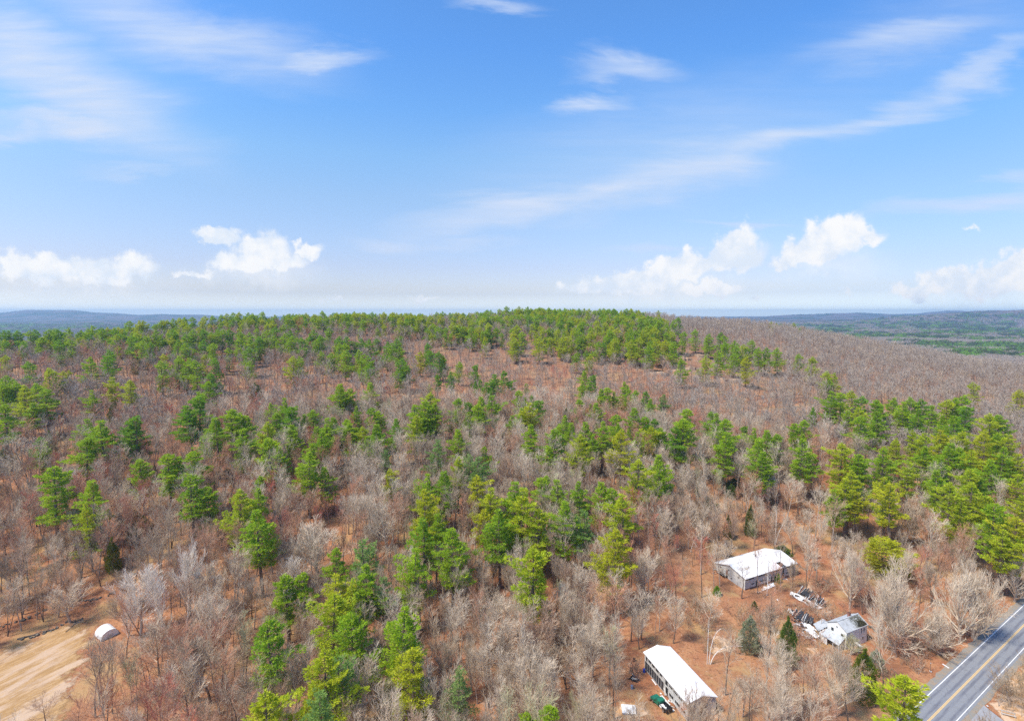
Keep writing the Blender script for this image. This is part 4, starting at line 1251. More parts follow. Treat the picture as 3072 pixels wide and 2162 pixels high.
for y in (-.42, .28):
    mb = MB(); mb.tubes([(L2 / 2 - .02, y, 4.72)], [(L2 / 2 + .03, y, 4.72)], [.14], [.14], 12, cap=True); mb.build('vent_hole', MATS['dark_inside'], t)
for y in (-1.9, .55, 2.1):
    MB().box((L2 / 2 + .006, y, 1.9), (.02, .05, 3.8)).build('wall_joint', MATS['siding_grey'], t)
MB().box((0, yf - .33, C2['he'] - .06), (L2 + .5, .04, .16)).build('fascia', MATS['old_board'], t)
# sheets leaning on its side
def lean(name, label, cat, m, c, size, rz, rx):
    o = MB().box((0, 0, 0), size, rx=rx).build(name, MATS[m])
    o.location = c
    o.rotation_euler = (0, 0, rz)
    return tag(o, label, cat)
def on(c, x, y, z=0.0):
    p = gp(*cp(c, x, y), z=z)
    return float(p[0]), float(p[1])

# --- the ruined house
CH = dict(ctr=(92.6, 140.3), ang=R(25.0), L=8.8, W=5.4, he=4.9, hr=6.5)
LH, WH = CH['L'], CH['W']
t, rf, th, sl = gable('ruined_house', 'small white two storey house, grey roof partly caved in, brick chimney', 'house', CH['ctr'], CH['ang'], LH, WH, CH['he'], CH['hr'],
                      'siding_white', 'roof_grey', .18)
house = t
fx = lambda k: -LH / 2 + LH * k
ly = lambda k: WH / 2 - WH * k
ch = MB().box((fx(.62), .35, CH['hr'] + .35), (.6, .6, 1.3)).build('chimney', MATS['brick'], t)
MB().box((fx(.62), .35, CH['hr'] + 1.01), (.42, .42, .04)).build('flue', MATS['dark_inside'], ch)
openings(t, (ly(.50) - .22, ly(.50) + .22), 4.75, 5.2, -LH / 2, .5, axis='y', frame='white_board')
openings(t, (ly(.27) - .4, ly(.27) + .4), 3.2, 4.2, -LH / 2, .8, axis='y', frame='white_board')
openings(t, (ly(.78) - .4, ly(.78) + .4), 2.9, 3.9, -LH / 2, .8, axis='y', frame='white_board')
for a in (.72, .84):
    openings(t, (fx(a) - .22, fx(a) + .22), 3.1, 4.4, -WH / 2, .5, frame='white_board')
openings(t, (fx(.80) - .3, fx(.80) + .3), 1.0, 1.9, -WH / 2, .6, frame='white_board')
openings(t, (fx(.30) - .4, fx(.30) + .4), 1.0, 2.2, -WH / 2, .8, frame='white_board')
# the caved, moss grown part of the roof
gg = np.random.RandomState(4)
mb = MB()
n = 900
px_ = fx(gg.beta(2.4, 1.6, n) * .62 + .36)
py_ = -(.25 + gg.uniform(0, 1, n) * (WH / 2 - .2))
pz_ = CH['hr'] - sl * np.abs(py_) + .16
C_ = np.stack([px_, py_, pz_], 1)
blades(mb, np.repeat(C_, 4, 0) + gg.normal(0, .06, (n * 4, 3)), gg.normal(0, .6, (n * 4, 3)) + np.array([0, 0, .6]), gg.uniform(.08, .22, n * 4), gg.uniform(.02, .04, n * 4), gg)
mb.build('roof_moss', MATS['moss'], rf)
mb = MB()
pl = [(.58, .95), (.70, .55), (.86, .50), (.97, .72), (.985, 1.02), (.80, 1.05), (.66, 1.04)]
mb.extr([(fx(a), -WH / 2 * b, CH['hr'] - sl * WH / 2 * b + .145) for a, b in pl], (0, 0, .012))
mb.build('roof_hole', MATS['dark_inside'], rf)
for s in (-1, 1):
    MB().box((0, s * (WH / 2 + .19), CH['he'] - sl * .18 + .05), (LH + .3, .03, .16)).build('fascia', MATS['white_board'], t)

def rot2(p, a):
    return np.array([p[0] * math.cos(a) - p[1] * math.sin(a), p[0] * math.sin(a) + p[1] * math.cos(a)])
def sheet_mesh(poly_px, crop, z, thick, bump, g, nx=14):
    """crumpled sheet over a picture polygon at height z(s,t): bilinear over 4 corners"""
    P = [np.array(on(crop, *p[:2], z=p[2]) + (p[2],)) for p in poly_px]
    mb = MB()
    ny = 8
    U, V_ = np.meshgrid(np.linspace(0, 1, nx), np.linspace(0, 1, ny))
    G = (P[0] * ((1 - U) * (1 - V_))[..., None] + P[1] * (U * (1 - V_))[..., None] + P[2] * (U * V_)[..., None] + P[3] * ((1 - U) * V_)[..., None])
    G[..., 2] += np.abs(g.normal(0, bump, U.shape))
    G[..., :2] += g.normal(0, bump * .8, U.shape + (2,))
    c = G.reshape(-1, 3).mean(0)
    c[2] = 0
    G = G - c
    top = G.reshape(-1, 3)
    bot = top - np.array([0, 0, thick])
    i = np.arange(nx - 1)[None] + np.arange(ny - 1)[:, None] * nx
    Q = np.stack([i, i + 1, i + 1 + nx, i + nx], -1).reshape(-1, 4)
    Q2 = Q[:, ::-1] + nx * ny
    ring = list(range(nx)) + [nx * (k + 1) - 1 for k in range(1, ny)] + [nx * ny - 2 - k for k in range(nx - 1)] + [nx * (ny - 1 - k) for k in range(1, ny - 1)]
    QS = [(ring[k], ring[(k + 1) % len(ring)], ring[(k + 1) % len(ring)] + nx * ny, ring[k] + nx * ny) for k in range(len(ring))]
    mb.add(np.vstack([top, bot]), np.vstack([Q, Q2, np.array(QS)]))
    return mb, c
def sheet(name, label, cat, m, poly, crop, thick=.05, bump=.05, seed=1, nx=14, parent=None):
    mb, c = sheet_mesh(poly, crop, 0, thick, bump, np.random.RandomState(seed), nx)
    o = mb.build(name, MATS[m])
    o.location = c
    if parent is not None:
        o.parent = parent
        o.matrix_parent_inverse = parent.matrix_basis.inverted()
        return o
    return tag(o, label, cat)
# fallen lean-to and roofs about the house
hc = np.array([CH['ctr'][0], CH['ctr'][1]])
lt = thing('lean_to', 'grey roofed open lean-to against the front gable of the ruined house', 'lean-to', (hc[0], hc[1], 0), CH['ang'])
x0_ = -LH / 2 - .02
mb = MB(); mb.extr([(x0_, 2.55, 3.05), (x0_, -2.35, 3.05), (x0_ - 2.9, -2.6, 1.85), (x0_ - 2.7, 2.7, 2.05)], (0, 0, .12)); mb.build('roof', MATS['roof_grey'], lt)
for yy in (-2.4, -.8, .9, 2.5):
    MB().box((x0_ - 2.6, yy, .93), (.12, .12, 1.9)).build('post', MATS['white_board'], lt)
MB().box((x0_ - 2.5, 1.7, .9), (.08, 1.5, 1.75)).build('wall', MATS['siding_white'], lt)
sheet('fallen_roof', 'big flat pale grey roof lying collapsed beside the ruined house', 'roof', 'roof_grey', [(905, 845, 1.2), (1095, 740, 1.6), (1245, 860, 1.9), (1000, 985, 1.2)], 'H', .12, .05, 4)
sheet('fallen_sheet', 'white roofing sheet sliding off the wrecked outbuilding', 'roofing sheet', 'roof_white', [(735, 960, .7), (850, 900, 1.1), (1030, 1090, 1.0), (960, 1120, .6)], 'H', .06, .05, 5)
sheet('fallen_sheet', 'white crumpled roofing sheet above the longer one in the wreckage', 'roofing sheet', 'white_board', [(700, 850, .6), (830, 850, 1.0), (980, 980, 1.1), (800, 920, .7)], 'H', .05, .10, 6)
sheet('wrecked_porch', 'pale jumble of boards between the fallen roof and the house', 'porch', 'old_board', [(1010, 1010, 1.0), (1150, 930, 1.6), (1270, 1080, 1.2), (1040, 1120, .7)], 'H', .10, .13, 7)
sheet('white_tarp', 'long crumpled white sheet on the ground before the long coop', 'tarp', 'fabric_white', [(905, 1135, .15), (1425, 940, .2), (1450, 1015, .3), (990, 1195, .15)], 'C', .05, .09, 8, 26)
sheet('white_tarp', 'small white sheet by the tall coop doorway', 'tarp', 'fabric_white', [(1550, 865, .1), (1640, 840, .2), (1700, 895, .1), (1600, 915, .1)], 'C', .05, .07, 9)
sheet('painted_crawl_gap', 'brown strip painted for the dark crawl gap under the coop wall', 'boards', 'brown_board', [(930, 1075, .3), (1270, 950, .5), (1290, 985, .2), (960, 1110, .15)], 'C', .08, .08, 10, 20)  # last sheet colours in the dark gap and brown crawl space

def boards(name, label, cat, group, specs, crop, m):
    for i, (xa, ya, xb, yb, w, za, zb, lab) in enumerate(specs):
        A = np.array(on(crop, xa, ya, z=za) + (za,))
        B = np.array(on(crop, xb, yb, z=zb) + (zb,))
        L = float(np.linalg.norm(B - A))
        o = MB().box((L / 2, 0, 0), (L, w, .07)).build(name, MATS[m])
        o.location = A
        d = Vector(B - A)
        o.rotation_euler = (0, -math.asin(d.z / L), math.atan2(d.y, d.x))
        tag(o, lab, cat, group)
boards('white_board', '', 'board', 'loose white boards on the leaves', [
    (612, 1282, 700, 1215, .45, .08, .12, 'white board lying on leaves off the near corner of the long coop'),
    (1760, 495, 1812, 540, .3, .1, .1, 'white board on the slope behind the long coop'),
    (1830, 545, 1880, 590, .35, .1, .1, 'second white board down the slope behind the long coop')], 'C', 'white_board')
boards('white_board', '', 'board', 'loose white boards on the leaves', [
    (550, 895, 622, 995, .28, .1, .15, 'white plank on the ground beside the netted side of the near shed'),
    (870, 1385, 930, 1440, .5, .1, .1, 'white scrap of board behind the green truck'),
    (830, 1250, 850, 1285, .3, .2, .1, 'small white scrap between the truck and the shed'),
    (690, 1130, 715, 1150, .4, .2, .1, 'small white scrap just above the truck')], 'B', 'white_board')
boards('white_board', '', 'board', 'boards in the wreckage', [
    (690, 990, 770, 1090, .3, .3, .2, 'uppermost white board in the wreckage edge'),
    (790, 1070, 850, 1130, .35, .3, .2, 'white board in the middle of the wreckage edge'),
    (830, 1110, 960, 1180, .3, .3, .15, 'long white board at the wreckage foot'),
    (1170, 1125, 1270, 1180, .3, .4, .15, 'white board under the lean-to roof'),
    (590, 830, 650, 860, .25, .3, .2, 'white board in the brown rubble'),
    (680, 800, 730, 880, .25, .8, .5, 'white board standing out of the dark roof ribs'),
    (1700, 1180, 1845, 1295, .8, 1.2, 1.2, 'long pale beam over the grass below the house'),
    (1285, 1080, 1295, 1180, .18, 1.6, .1, 'thin white post under the lean-to roof'),
    (200, 365, 225, 395, .4, .1, .1, 'small white scrap left of the collapsed barn'),
    (690, 535, 725, 560, .4, .1, .1, 'small white scrap between the two collapsed roofs')], 'H', 'white_board')

# --- collapsed barn roofs: dark sheathing strips with pale rafters between
def wreck(name, label, crop, quad, n, seed, wall=None, group='collapsed barn roofs'):
    g = np.random.RandomState(seed)
    P = [np.array(on(crop, *p[:2], z=p[2]) + (p[2],)) for p in quad]       # near-left, far-left, far-right, near-right
    c = sum(P) / 4
    c[2] = 0
    t = thing(name, label, 'collapsed barn', tuple(c), 0, group)
    for k in range(n):
        a, b = (k + g.uniform(-.1, .12)) / n, (k + g.uniform(.78, 1.25)) / n
        def q(s, r):
            e = P[0] * (1 - s) * (1 - r) + P[3] * s * (1 - r) + P[1] * (1 - s) * r + P[2] * s * r
            return e - c
        w = [q(a, g.uniform(0, .22)), q(b, g.uniform(0, .22)), q(b, g.uniform(.75, 1.05)), q(a, g.uniform(.75, 1.05))]
        lift = g.uniform(0, .6)
        w = [x + np.array([0, 0, lift + g.uniform(-.3, .3)]) for x in w]
        mb = MB()
        mb.extr(w, (0, 0, .06))
        mb.build('roof_strip', MATS['tar_paper' if g.uniform() < .88 else 'brown_board'], t)
        s0 = (k + g.uniform(-.05, .1)) / n
        A, B = q(s0, g.uniform(-.12, .30)), q(s0 + g.uniform(-.09, .09), g.uniform(.60, 1.12))
        A[2] += g.uniform(.15, .6)
        B[2] += g.uniform(.15, .6)
        mb = MB()
        mb.tubes([A], [B], [g.uniform(.05, .10)], [g.uniform(.04, .08)], 4, cap=True)
        mb.build('rafter', MATS['white_board' if g.uniform() < .4 else ('old_board' if g.uniform() < .6 else 'tar_paper')], t)
    return t, c
t, c = wreck('collapsed_barn', 'collapsed barn with ribbed dark roof and a fallen white wall in front', 'H', [(590, 260, .5), (700, 105, 1.7), (1160, 400, 1.7), (1060, 550, .5)], 17, 3)
def wallpiece(t, c, crop, pts, m, label=None, name='fallen_wall'):
    P = [np.array(on(crop, *p[:2], z=p[2]) + (p[2],)) - c for p in pts]
    mb = MB(); mb.extr(P, (0, 0, .08)); o = mb.build(name, MATS[m], t)
    if label: o['label'] = label
    return o
w_ = wallpiece(t, c, 'H', [(450, 270, .3), (470, 215, .5), (690, 300, .6), (640, 395, .3)], 'siding_white')
w2_ = wallpiece(t, c, 'H', [(615, 380, .3), (665, 300, .7), (720, 330, .7), (680, 410, .3)], 'fabric_white', 'bright white section of fallen wall')
w3_ = wallpiece(t, c, 'H', [(680, 400, .3), (730, 335, .6), (1090, 530, .7), (1010, 560, .3), (850, 530, .3)], 'siding_grey')
for (x, y, s, wl) in ((500, 290, 16, w_), (580, 295, 28, w_), (632, 315, 15, w_), (725, 385, 26, w3_), (790, 430, 24, w3_), (970, 500, 20, w3_)):
    p = np.array(on('H', x, y, z=.62) + (.66,)) - c
    MB().box(p, (s * .036, s * .028, .03), rz=-.6).build('window_hole', MATS['dark_inside'], wl)
t2, c2 = wreck('collapsed_barn', 'lower collapsed roof of black ribs above the white wreckage', 'H', [(460, 720, .4), (590, 545, 1.7), (930, 750, 1.7), (890, 890, .5)], 13, 8)

# --- rubble heaps
def rubble(name, label, crop, x, y, wx, wy, n, seed, mats, hmax=.7):
    g = np.random.RandomState(seed)
    cx, cy = on(crop, x, y)
    mb = MB()
    for i in range(n):
        px, py = g.normal(0, .45, 2) * np.array([wx, wy])
        L, w = g.uniform(.5, 2.0), g.uniform(.08, .35)
        mb.box((px, py, g.uniform(.05, hmax)), (L, w, .05), rz=g.uniform(0, 3.1), ry=g.uniform(-.4, .4), rx=g.uniform(-.5, .5), mi=int(g.randint(len(mats))))
    o = mb.build(name, [MATS[m] for m in mats])
    o.location = (cx, cy, float(Z(cx, cy)))
    return tag(o, label, 'rubble', None, 'stuff')
rubble('rubble', 'broken boards in the wreckage left of the house', 'H', 640, 900, 2.6, 2.2, 60, 1, ['brown_board', 'white_board', 'old_board', 'tar_paper'])
rubble('rubble', 'splintered boards below the white roofing sheets', 'H', 860, 1100, 3.4, 2.0, 60, 2, ['white_board', 'old_board', 'brown_board'])
rubble('rubble', 'dark broken boards under the lean-to roof', 'H', 1230, 1090, 2.8, 1.6, 50, 3, ['brown_board', 'tar_paper', 'old_board'])
rubble('rubble', 'grey splinters inside the collapsed barn', 'H', 900, 390, 3.0, 1.6, 40, 4, ['white_board', 'old_board', 'brown_board', 'old_board'])
rubble('rubble', 'dark red boards between the collapsed roofs', 'H', 480, 500, 1.4, 1.0, 26, 5, ['brown_board', 'rust'], .3)
rubble('rubble', 'scrap boards along the foot of the near shed', 'B', 900, 1200, 1.6, 3.6, 60, 6, ['brown_board', 'white_board', 'old_board', 'rust'], .4)
rubble('rubble', 'fallen timber along the gable end of the long coop', 'C', 400, 860, 2.6, 3.0, 60, 7, ['old_board', 'dark_inside', 'brown_board'], .6)
rubble('rubble', 'dark scrap heap with a white piece left of the near shed', 'B', 240, 890, .9, 1.0, 30, 8, ['tar_paper', 'dark_inside', 'dark_inside', 'white_board'], .5)

rubble('rubble', 'black broken sheets below the ribs of the lower collapsed roof', 'H', 700, 800, 3.0, 1.4, 55, 11, ['tar_paper', 'tar_paper', 'brown_board', 'old_board'], .8)
rubble('rubble', 'black scrap at the upper end of the lower collapsed roof', 'H', 560, 640, 1.8, 1.2, 34, 12, ['tar_paper', 'dark_inside', 'white_board'], .8)
rubble('rubble', 'black and white splinters at the low end of the collapsed barn', 'H', 1010, 500, 2.4, 1.4, 44, 13, ['tar_paper', 'tar_paper', 'old_board', 'white_board'], .7)

# --- barrels
def barrel(x, y, crop, m, label, lying=0.0, h=.9, r=.32, yaw=0.0):
    px, py = on(crop, x, y)
    t = thing('barrel', label, 'barrel', (px, py, r if lying else 0), yaw)
    t.rotation_euler = (lying, 0, yaw)
    zs = [0, .03, .28, .31, .34, .58, .61, .64, .87, .9]
    rs = [.93, 1, 1, 1.05, 1, 1, 1.05, 1, 1, .93]
    z = np.array(zs) * h / .9
    if lying:
        z = z - h / 2
    mb = MB()
    mb.tubes([(0, 0, a) for a in z[:-1]], [(0, 0, a) for a in z[1:]], [r * a for a in rs[:-1]], [r * a for a in rs[1:]], 16)
    mb.build('body', MATS[m], t, smooth=True)
    mb = MB(); mb.tubes([(0, 0, z[-1] - .05)], [(0, 0, z[-1] - .03)], [r * .92], [r * .92], 16, cap=True); mb.build('lid', MATS[m], t)
    mb = MB(); mb.tubes([(r * .5, 0, z[-1] - .03)], [(r * .5, 0, z[-1] + .005)], [.04], [.04], 8, cap=True); mb.build('bung', MATS['steel'], t)
    return t
barrel(415, 775, 'B', 'blue_plastic', 'bright blue barrel on the leaves beside the near shed')
barrel(205, 1060, 'B', 'faded_blue', 'faded blue grey barrel by the brush edge')
barrel(240, 590, 'B', 'rubber', 'black barrel with a pale top, nearest the far end of the shed')
barrel(195, 755, 'B', 'rubber', 'black barrel standing between the blue one and the brush', 0, .95, .36)
barrel(510, 1255, 'B', 'rust', 'small rusty drum left of the green truck', 1.5, .7, .24, .5)
barrel(1775, 1390, 'H', 'faded_blue', 'pale blue barrel beside the dark cedar below the house', 1.5, 1.0, .36, 2.2)
barrel(235, 835, 'C', 'rubber', 'black drum lying at the back corner of the long coop', 1.5, .9, .35, .4)

# --- leaning sheets by the near shed
def leaner(crop, x, y, w, l, rz, rx, m, label, z=.6, cat='panel', nm='leaning_panel'):
    px, py = on(crop, x, y, z=z)
    o = MB().box((0, 0, 0), (w, l, .05)).build(nm, MATS[m])
    o.location = (px, py, z)
    o.rotation_euler = (rx, 0, rz)
    return tag(o, label, cat)
leaner('B', 788, 1085, .9, 2.2, R(-5), R(35), 'old_board', 'pale grey door leaning beside the dark doorway of the near shed', .9)
leaner('B', 772, 1262, .85, 3.0, R(22), R(6), 'white_board', 'long white panel lying along the green truck', .35)
leaner('B', 960, 1310, 1.0, 2.6, R(30), R(14), 'siding_grey', 'greenish grey sheet leaning on the foot of the near shed', .5)

# --- pale slab near the bottom edge
px, py = on('B', 150, 1425, z=.3)
t = thing('concrete_slab', 'pale square concrete well cover near the bottom edge', 'slab', (px, py, 0), R(-7))
MB().box((0, 0, .25), (3.1, 2.6, .5)).build('base', MATS['concrete'], t)
mb = MB()
for i in range(5):
    mb.box((-1.28 + i * .64, 0, .545), (.62, 2.8, .07))
mb.build('top', MATS['siding_white'], t)

# --- the green pickup truck
def truck(x, y, crop, ang):
    px, py = on(crop, x, y, z=.8)
    t = thing('pickup_truck', 'old pickup truck, green front and black bed, parked by the near shed', 'truck', (px, py, 0), ang)
    # body profile (x forward, z up), swept across with inset sides
    def shell(prof, w, m, nm, z0=0):
        mb = MB()
        n = len(prof)
        V = []
        for s, k in ((-1, 1.0), (1, 1.0)):
            for (a, b) in prof:
                tuck = .10 if b > 1.05 else 0.0
                V.append((a, s * (w / 2 - tuck * (b - 1.05) / .6), b))
        Q = [(i, (i + 1) % n, n + (i + 1) % n, n + i) for i in range(n)]
        mb.add(V, Q)
        # end caps as fans about the middle
        c0 = len(V)
        mb2 = [(c0, (i + 1) % n, i) for i in range(n)] + [(c0 + 1, n + i, n + (i + 1) % n) for i in range(n)]
        cx = sum(p[0] for p in prof) / n; cz = sum(p[1] for p in prof) / n
        V2 = V + [(cx, -w / 2, cz), (cx, w / 2, cz)]
        mb = MB(); mb.add(V2, Q, mb2)
        return mb.build(nm, MATS[m], t)
    body = shell([(-.1, .45), (2.5, .45), (2.62, .6), (2.6, .95), (2.45, 1.05), (1.3, 1.12), (1.28, 1.14), (-.1, 1.14)], 1.85, 'green_paint', 'body')
    cab = shell([(1.25, 1.12), (.72, 1.62), (.6, 1.68), (-.25, 1.68), (-.4, 1.6), (-.45, 1.12)], 1.75, 'green_paint', 'cab')
    mb = MB(); mb.extr([(1.235, -.72, 1.16), (1.235, .72, 1.16), (.765, .64, 1.60), (.765, -.64, 1.60)], (.02, 0, .02)); mb.build('windshield', MATS['glass_dark'], cab)
    for s in (-1, 1):
        mb = MB(); mb.extr([(.95, s * .86, 1.2), (-.3, s * .86, 1.2), (-.25, s * .81, 1.56), (.7, s * .81, 1.56)], (0, s * .02, 0)); mb.build('side_window', MATS['glass_dark'], cab)
        mb = MB(); mb.box((.55, s * .935, .85), (1.15, .02, .62)); d = mb.build('door', MATS['green_paint'], t)
        MB().box((.1, s * .955, 1.0), (.16, .03, .04)).build('handle', MATS['steel'], d)
        MB().box((1.0, s * 1.02, 1.2), (.12, .2, .16)).build('mirror', MATS['black_paint'], t)
        MB().box((2.62, s * .68, .86), (.06, .34, .2)).build('headlight', MATS['steel'], t)
        MB().box((-2.78, s * .86, .85), (.05, .12, .3)).build('tail_light', MATS['rust'], t)
    mb = MB()
    mb.box((-1.62, 0, .62), (2.3, 1.8, .1))
    for s in (-1, 1):
        mb.box((-1.62, s * .88, .92), (2.3, .09, .5))
    mb.box((-2.73, 0, .92), (.08, 1.67, .5)); mb.box((-.51, 0, .92), (.08, 1.67, .5))
    mb.build('bed', MATS['black_paint'], t)
    MB().box((2.68, 0, .55), (.14, 1.8, .18)).build('bumper', MATS['steel'], t)
    MB().box((2.625, 0, .84), (.03, .98, .22)).build('grille', MATS['black_paint'], t)
    for wx in (1.75, -1.75):
        for s in (-1, 1):
            mb = MB()
            mb.tubes([(wx, s * .70, .36)], [(wx, s * .93, .36)], [.36], [.36], 20, cap=True)
            w = mb.build('wheel', MATS['rubber'], t)
            mb = MB(); mb.tubes([(wx, s * .90, .36)], [(wx, s * .945, .36)], [.2], [.18], 14, cap=True); mb.build('rim', MATS['steel'], w)
    return t
truck(705, 1300, 'B', R(116))
px, py = on('B', 725, 1350, z=.95)
o = MB().box((0, 0, 0), (1.0, .8, .35), rz=.3).build('crate', MATS['white_board']); o.location = (px, py, .85)
tag(o, 'white box in the black bed of the pickup truck', 'box')
px, py = on('B', 775, 1380, z=.9)
o = MB().box((0, 0, 0), (.6, .4, .25), rz=-.3).build('crate', MATS['white_board']); o.location = (px, py, .80)
tag(o, 'smaller white box by the tailgate of the pickup truck', 'box')

# --- small white garden shed by the clearing
a = gp(*cp('L', 975, 665), z=2.3); b = gp(*cp('L', 1040, 715), z=2.3); c3 = gp(*cp('L', 1195, 680), z=2.3); d3 = gp(*cp('L', 1115, 580), z=3.3)
sc_ = (b + c3) / 2 + np.array([-1.1, 1.6])
t = thing('shelter', 'small rounded white fabric shelter at the edge of the dirt clearing', 'shelter', (float(sc_[0]), float(sc_[1]), 0), R(146))
n_ = 9
arc = [(2.15 * math.cos(q) * (1 if abs(math.cos(q)) < .98 else 1), 1.25 + 1.95 * math.sin(q)) for q in np.linspace(0, math.pi, n_)]
prof = [(2.15, 0)] + arc + [(-2.15, 0)]
mb = MB()
ysg = [-2.2, -1.0, 0.2, 1.4, 2.3]
V, Q = [], []
for i, xx in enumerate(ysg):
    sag = 1.0 if i % 2 == 0 else .965
    V += [(xx, p[0] * sag, p[1] * sag) for p in prof]
m_ = len(prof)
for i in range(len(ysg) - 1):
    Q += [(i * m_ + k, i * m_ + k + 1, (i + 1) * m_ + k + 1, (i + 1) * m_ + k) for k in range(m_ - 1)]
mb.add(V, Q)
mb.build('cover', MATS['fabric_white'], t)
for xx, nm in ((-2.14, 'end_panel'), (2.24, 'end_panel')):
    mb = MB(); mb.extr([(xx, p[0] * .97, p[1] * .97) for p in prof], (.04, 0, 0)); mb.build(nm, MATS['siding_white'], t)
MB().box((-2.17, 0, 1.0), (.03, 1.3, 2.0)).build('door_flap', MATS['old_board'], t)
GS = (float(sc_[0]), float(sc_[1]))

# --- wooden sled like frame across the road
px, py = on('R', 1840, 1555, z=.3)
t = thing('wood_bench', 'weathered wooden bench frame in the brush across the road', 'bench', (px, py, 0), R(-27))
MB().box((0, 0, .45), (2.6, .3, .07)).build('seat', MATS['dead_wood'], t)
MB().box((0, .45, .8), (2.6, .06, .3)).build('backrest', MATS['dead_wood'], t)
for s in (-1, 1):
    MB().box((s * 1.1, .15, .22), (.1, .6, .44)).build('leg', MATS['old_board'], t)
    MB().box((s * 1.1, .44, .62), (.1, .08, .4)).build('arm', MATS['old_board'], t)

# --- roadside scraps
boards('litter_scrap', '', 'litter', 'scraps on the road verge', [
    (1145, 1015, 1215, 1060, .35, .12, .1, 'curved white scrap on the verge near the road'),
    (1240, 905, 1255, 925, .3, .1, .1, 'small white scrap under the verge maples'),
    (1470, 745, 1490, 755, .3, .1, .1, 'white scrap by the white edge line'),
    (1010, 1085, 1030, 1100, .35, .1, .1, 'white scrap at the foot of the marker stake'),
    (885, 1065, 905, 1075, .25, .1, .1, 'tiny white scrap in the red leaves'),
    (1610, 1450, 1625, 1462, .3, .1, .1, 'white stone at the driveway corner')], 'R', 'white_board')
px, py = on('R', 1018, 1100)
t = thing('marker_stake', 'leaning dark stake with white reflector in the verge leaves', 'stake', (px, py, 0))
mb = MB(); mb.tubes([(0, 0, -.2)], [(.15, .3, 3.4)], [.06], [.045], 6, cap=True); mb.build('post', MATS['bark_dark'], t)
MB().box((.1, .2, 2.2), (.22, .05, .3)).build('reflector', MATS['white_board'], t)

SP1 = 4.0
HAZE = 0.0001


# ------------------------------------------------------------------ the tree models
_t = MATS
PV = {}
def pine_variants(col, seeds, **k):
    out = []
    for i, sd in enumerate(seeds):
        q = dict(H=24.0, needles='needles_' + col)
        q.update(k)
        q['base'] = (.34, .42, .30, .38, .28)[i % 5]
        q['rad'] = (5.4, 4.9, 5.8, 5.1, 5.5)[i % 5]
        q['irregular'] = (.45, .5, .4, .55, .5)[i % 5]
        out.append(pine_meshes('pine_%s' % col, sd, **q))
    return out
PV['g'] = pine_variants('green', (21, 22, 23, 24, 25))
PV['y'] = pine_variants('yellow', (31, 32, 33))
PV['d'] = pine_variants('dark', (41, 42, 43))
PV['p'] = pine_variants('pale', (51, 52), dens=.8)
PV['R'] = [pine_meshes('pine_round', 61, H=14.0, base=.06, rad=6.4, step=.7, needles='needles_yellow', round_top=True, irregular=.15, dens=.9)]
PV['S'] = [pine_meshes('pine_spreading', 62, H=24.0, base=.34, rad=4.2, needles='needles_yellow', low=9)]
FP = {}
for c, nm in (('g', 'green'), ('y', 'yellow'), ('d', 'dark')):
    FP[c] = [pine_meshes('far_pine_' + nm, sd, H=22.0, base=.14, rad=5.8, step=1.25, dens=1.0, lod=.62, needles='needles_' + nm) for sd in (71, 72)]
CV = {'o': [cedar_meshes('cedar_o', 81, 10, 2.2, 'needles_olive')], 'f': [cedar_meshes('cedar_f', 82, 10, 2.2, 'needles_frosted')],
      'g': [cedar_meshes('cedar_g', 83, 10, 2.2, 'needles_cedar', .8)], 'd': [cedar_meshes('cedar_d', 84, 10, 2.2, 'needles_olive', .8)],
      's': [cedar_meshes('shrub_g', 85, 10, 4.6, 'needles_dark', 1.0, True)]}
BV = {}
def bare(key, cfg, seed, bark, tw):
    k = (key, bark, tw)
    if k not in BV:
        base = (key, '', '')
        if base not in BV:
            BV[base] = bare_meshes('bare_' + key, cfg, seed, MATS[bark], MATS[tw])
            BV[k] = BV[base]
        else:
            a, b = BV[base]
            a, b = a.copy(), b.copy()
            a.materials[0] = MATS[bark]
            b.materials[0] = MATS[tw]
            BV[k] = (a, b)
    return BV[k]
SHAPES = {'F%d' % i: (FOREST[i], 100 + i) for i in range(6)}
SHAPES.update({'V0': (VASE[0], 114), 'V1': (VASE[1], 115)})
SHAPES.update({'M0': (MAPLE[0], 110), 'M1': (MAPLE[1], 111), 'B0': (BIRCH, 120), 'S0': (SAPLING[0], 130), 'S1': (SAPLING[1], 131)})
REFH = {}
def size_of(ms):
    hi, wd = 0, 0
    for me in ms:
        n = len(me.vertices)
        a = np.zeros(n * 3)
        me.vertices.foreach_get('co', a)
        a = a.reshape(-1, 3)
        hi = max(hi, np.percentile(a[:, 2], 99.7))
        wd = max(wd, np.percentile(np.hypot(a[:, 0], a[:, 1]), 93) * 2)
    return hi, wd
def refsize(ms):
    k = ms[1].name
    if k not in REFH:
        REFH[k] = size_of(ms)
    return REFH[k]

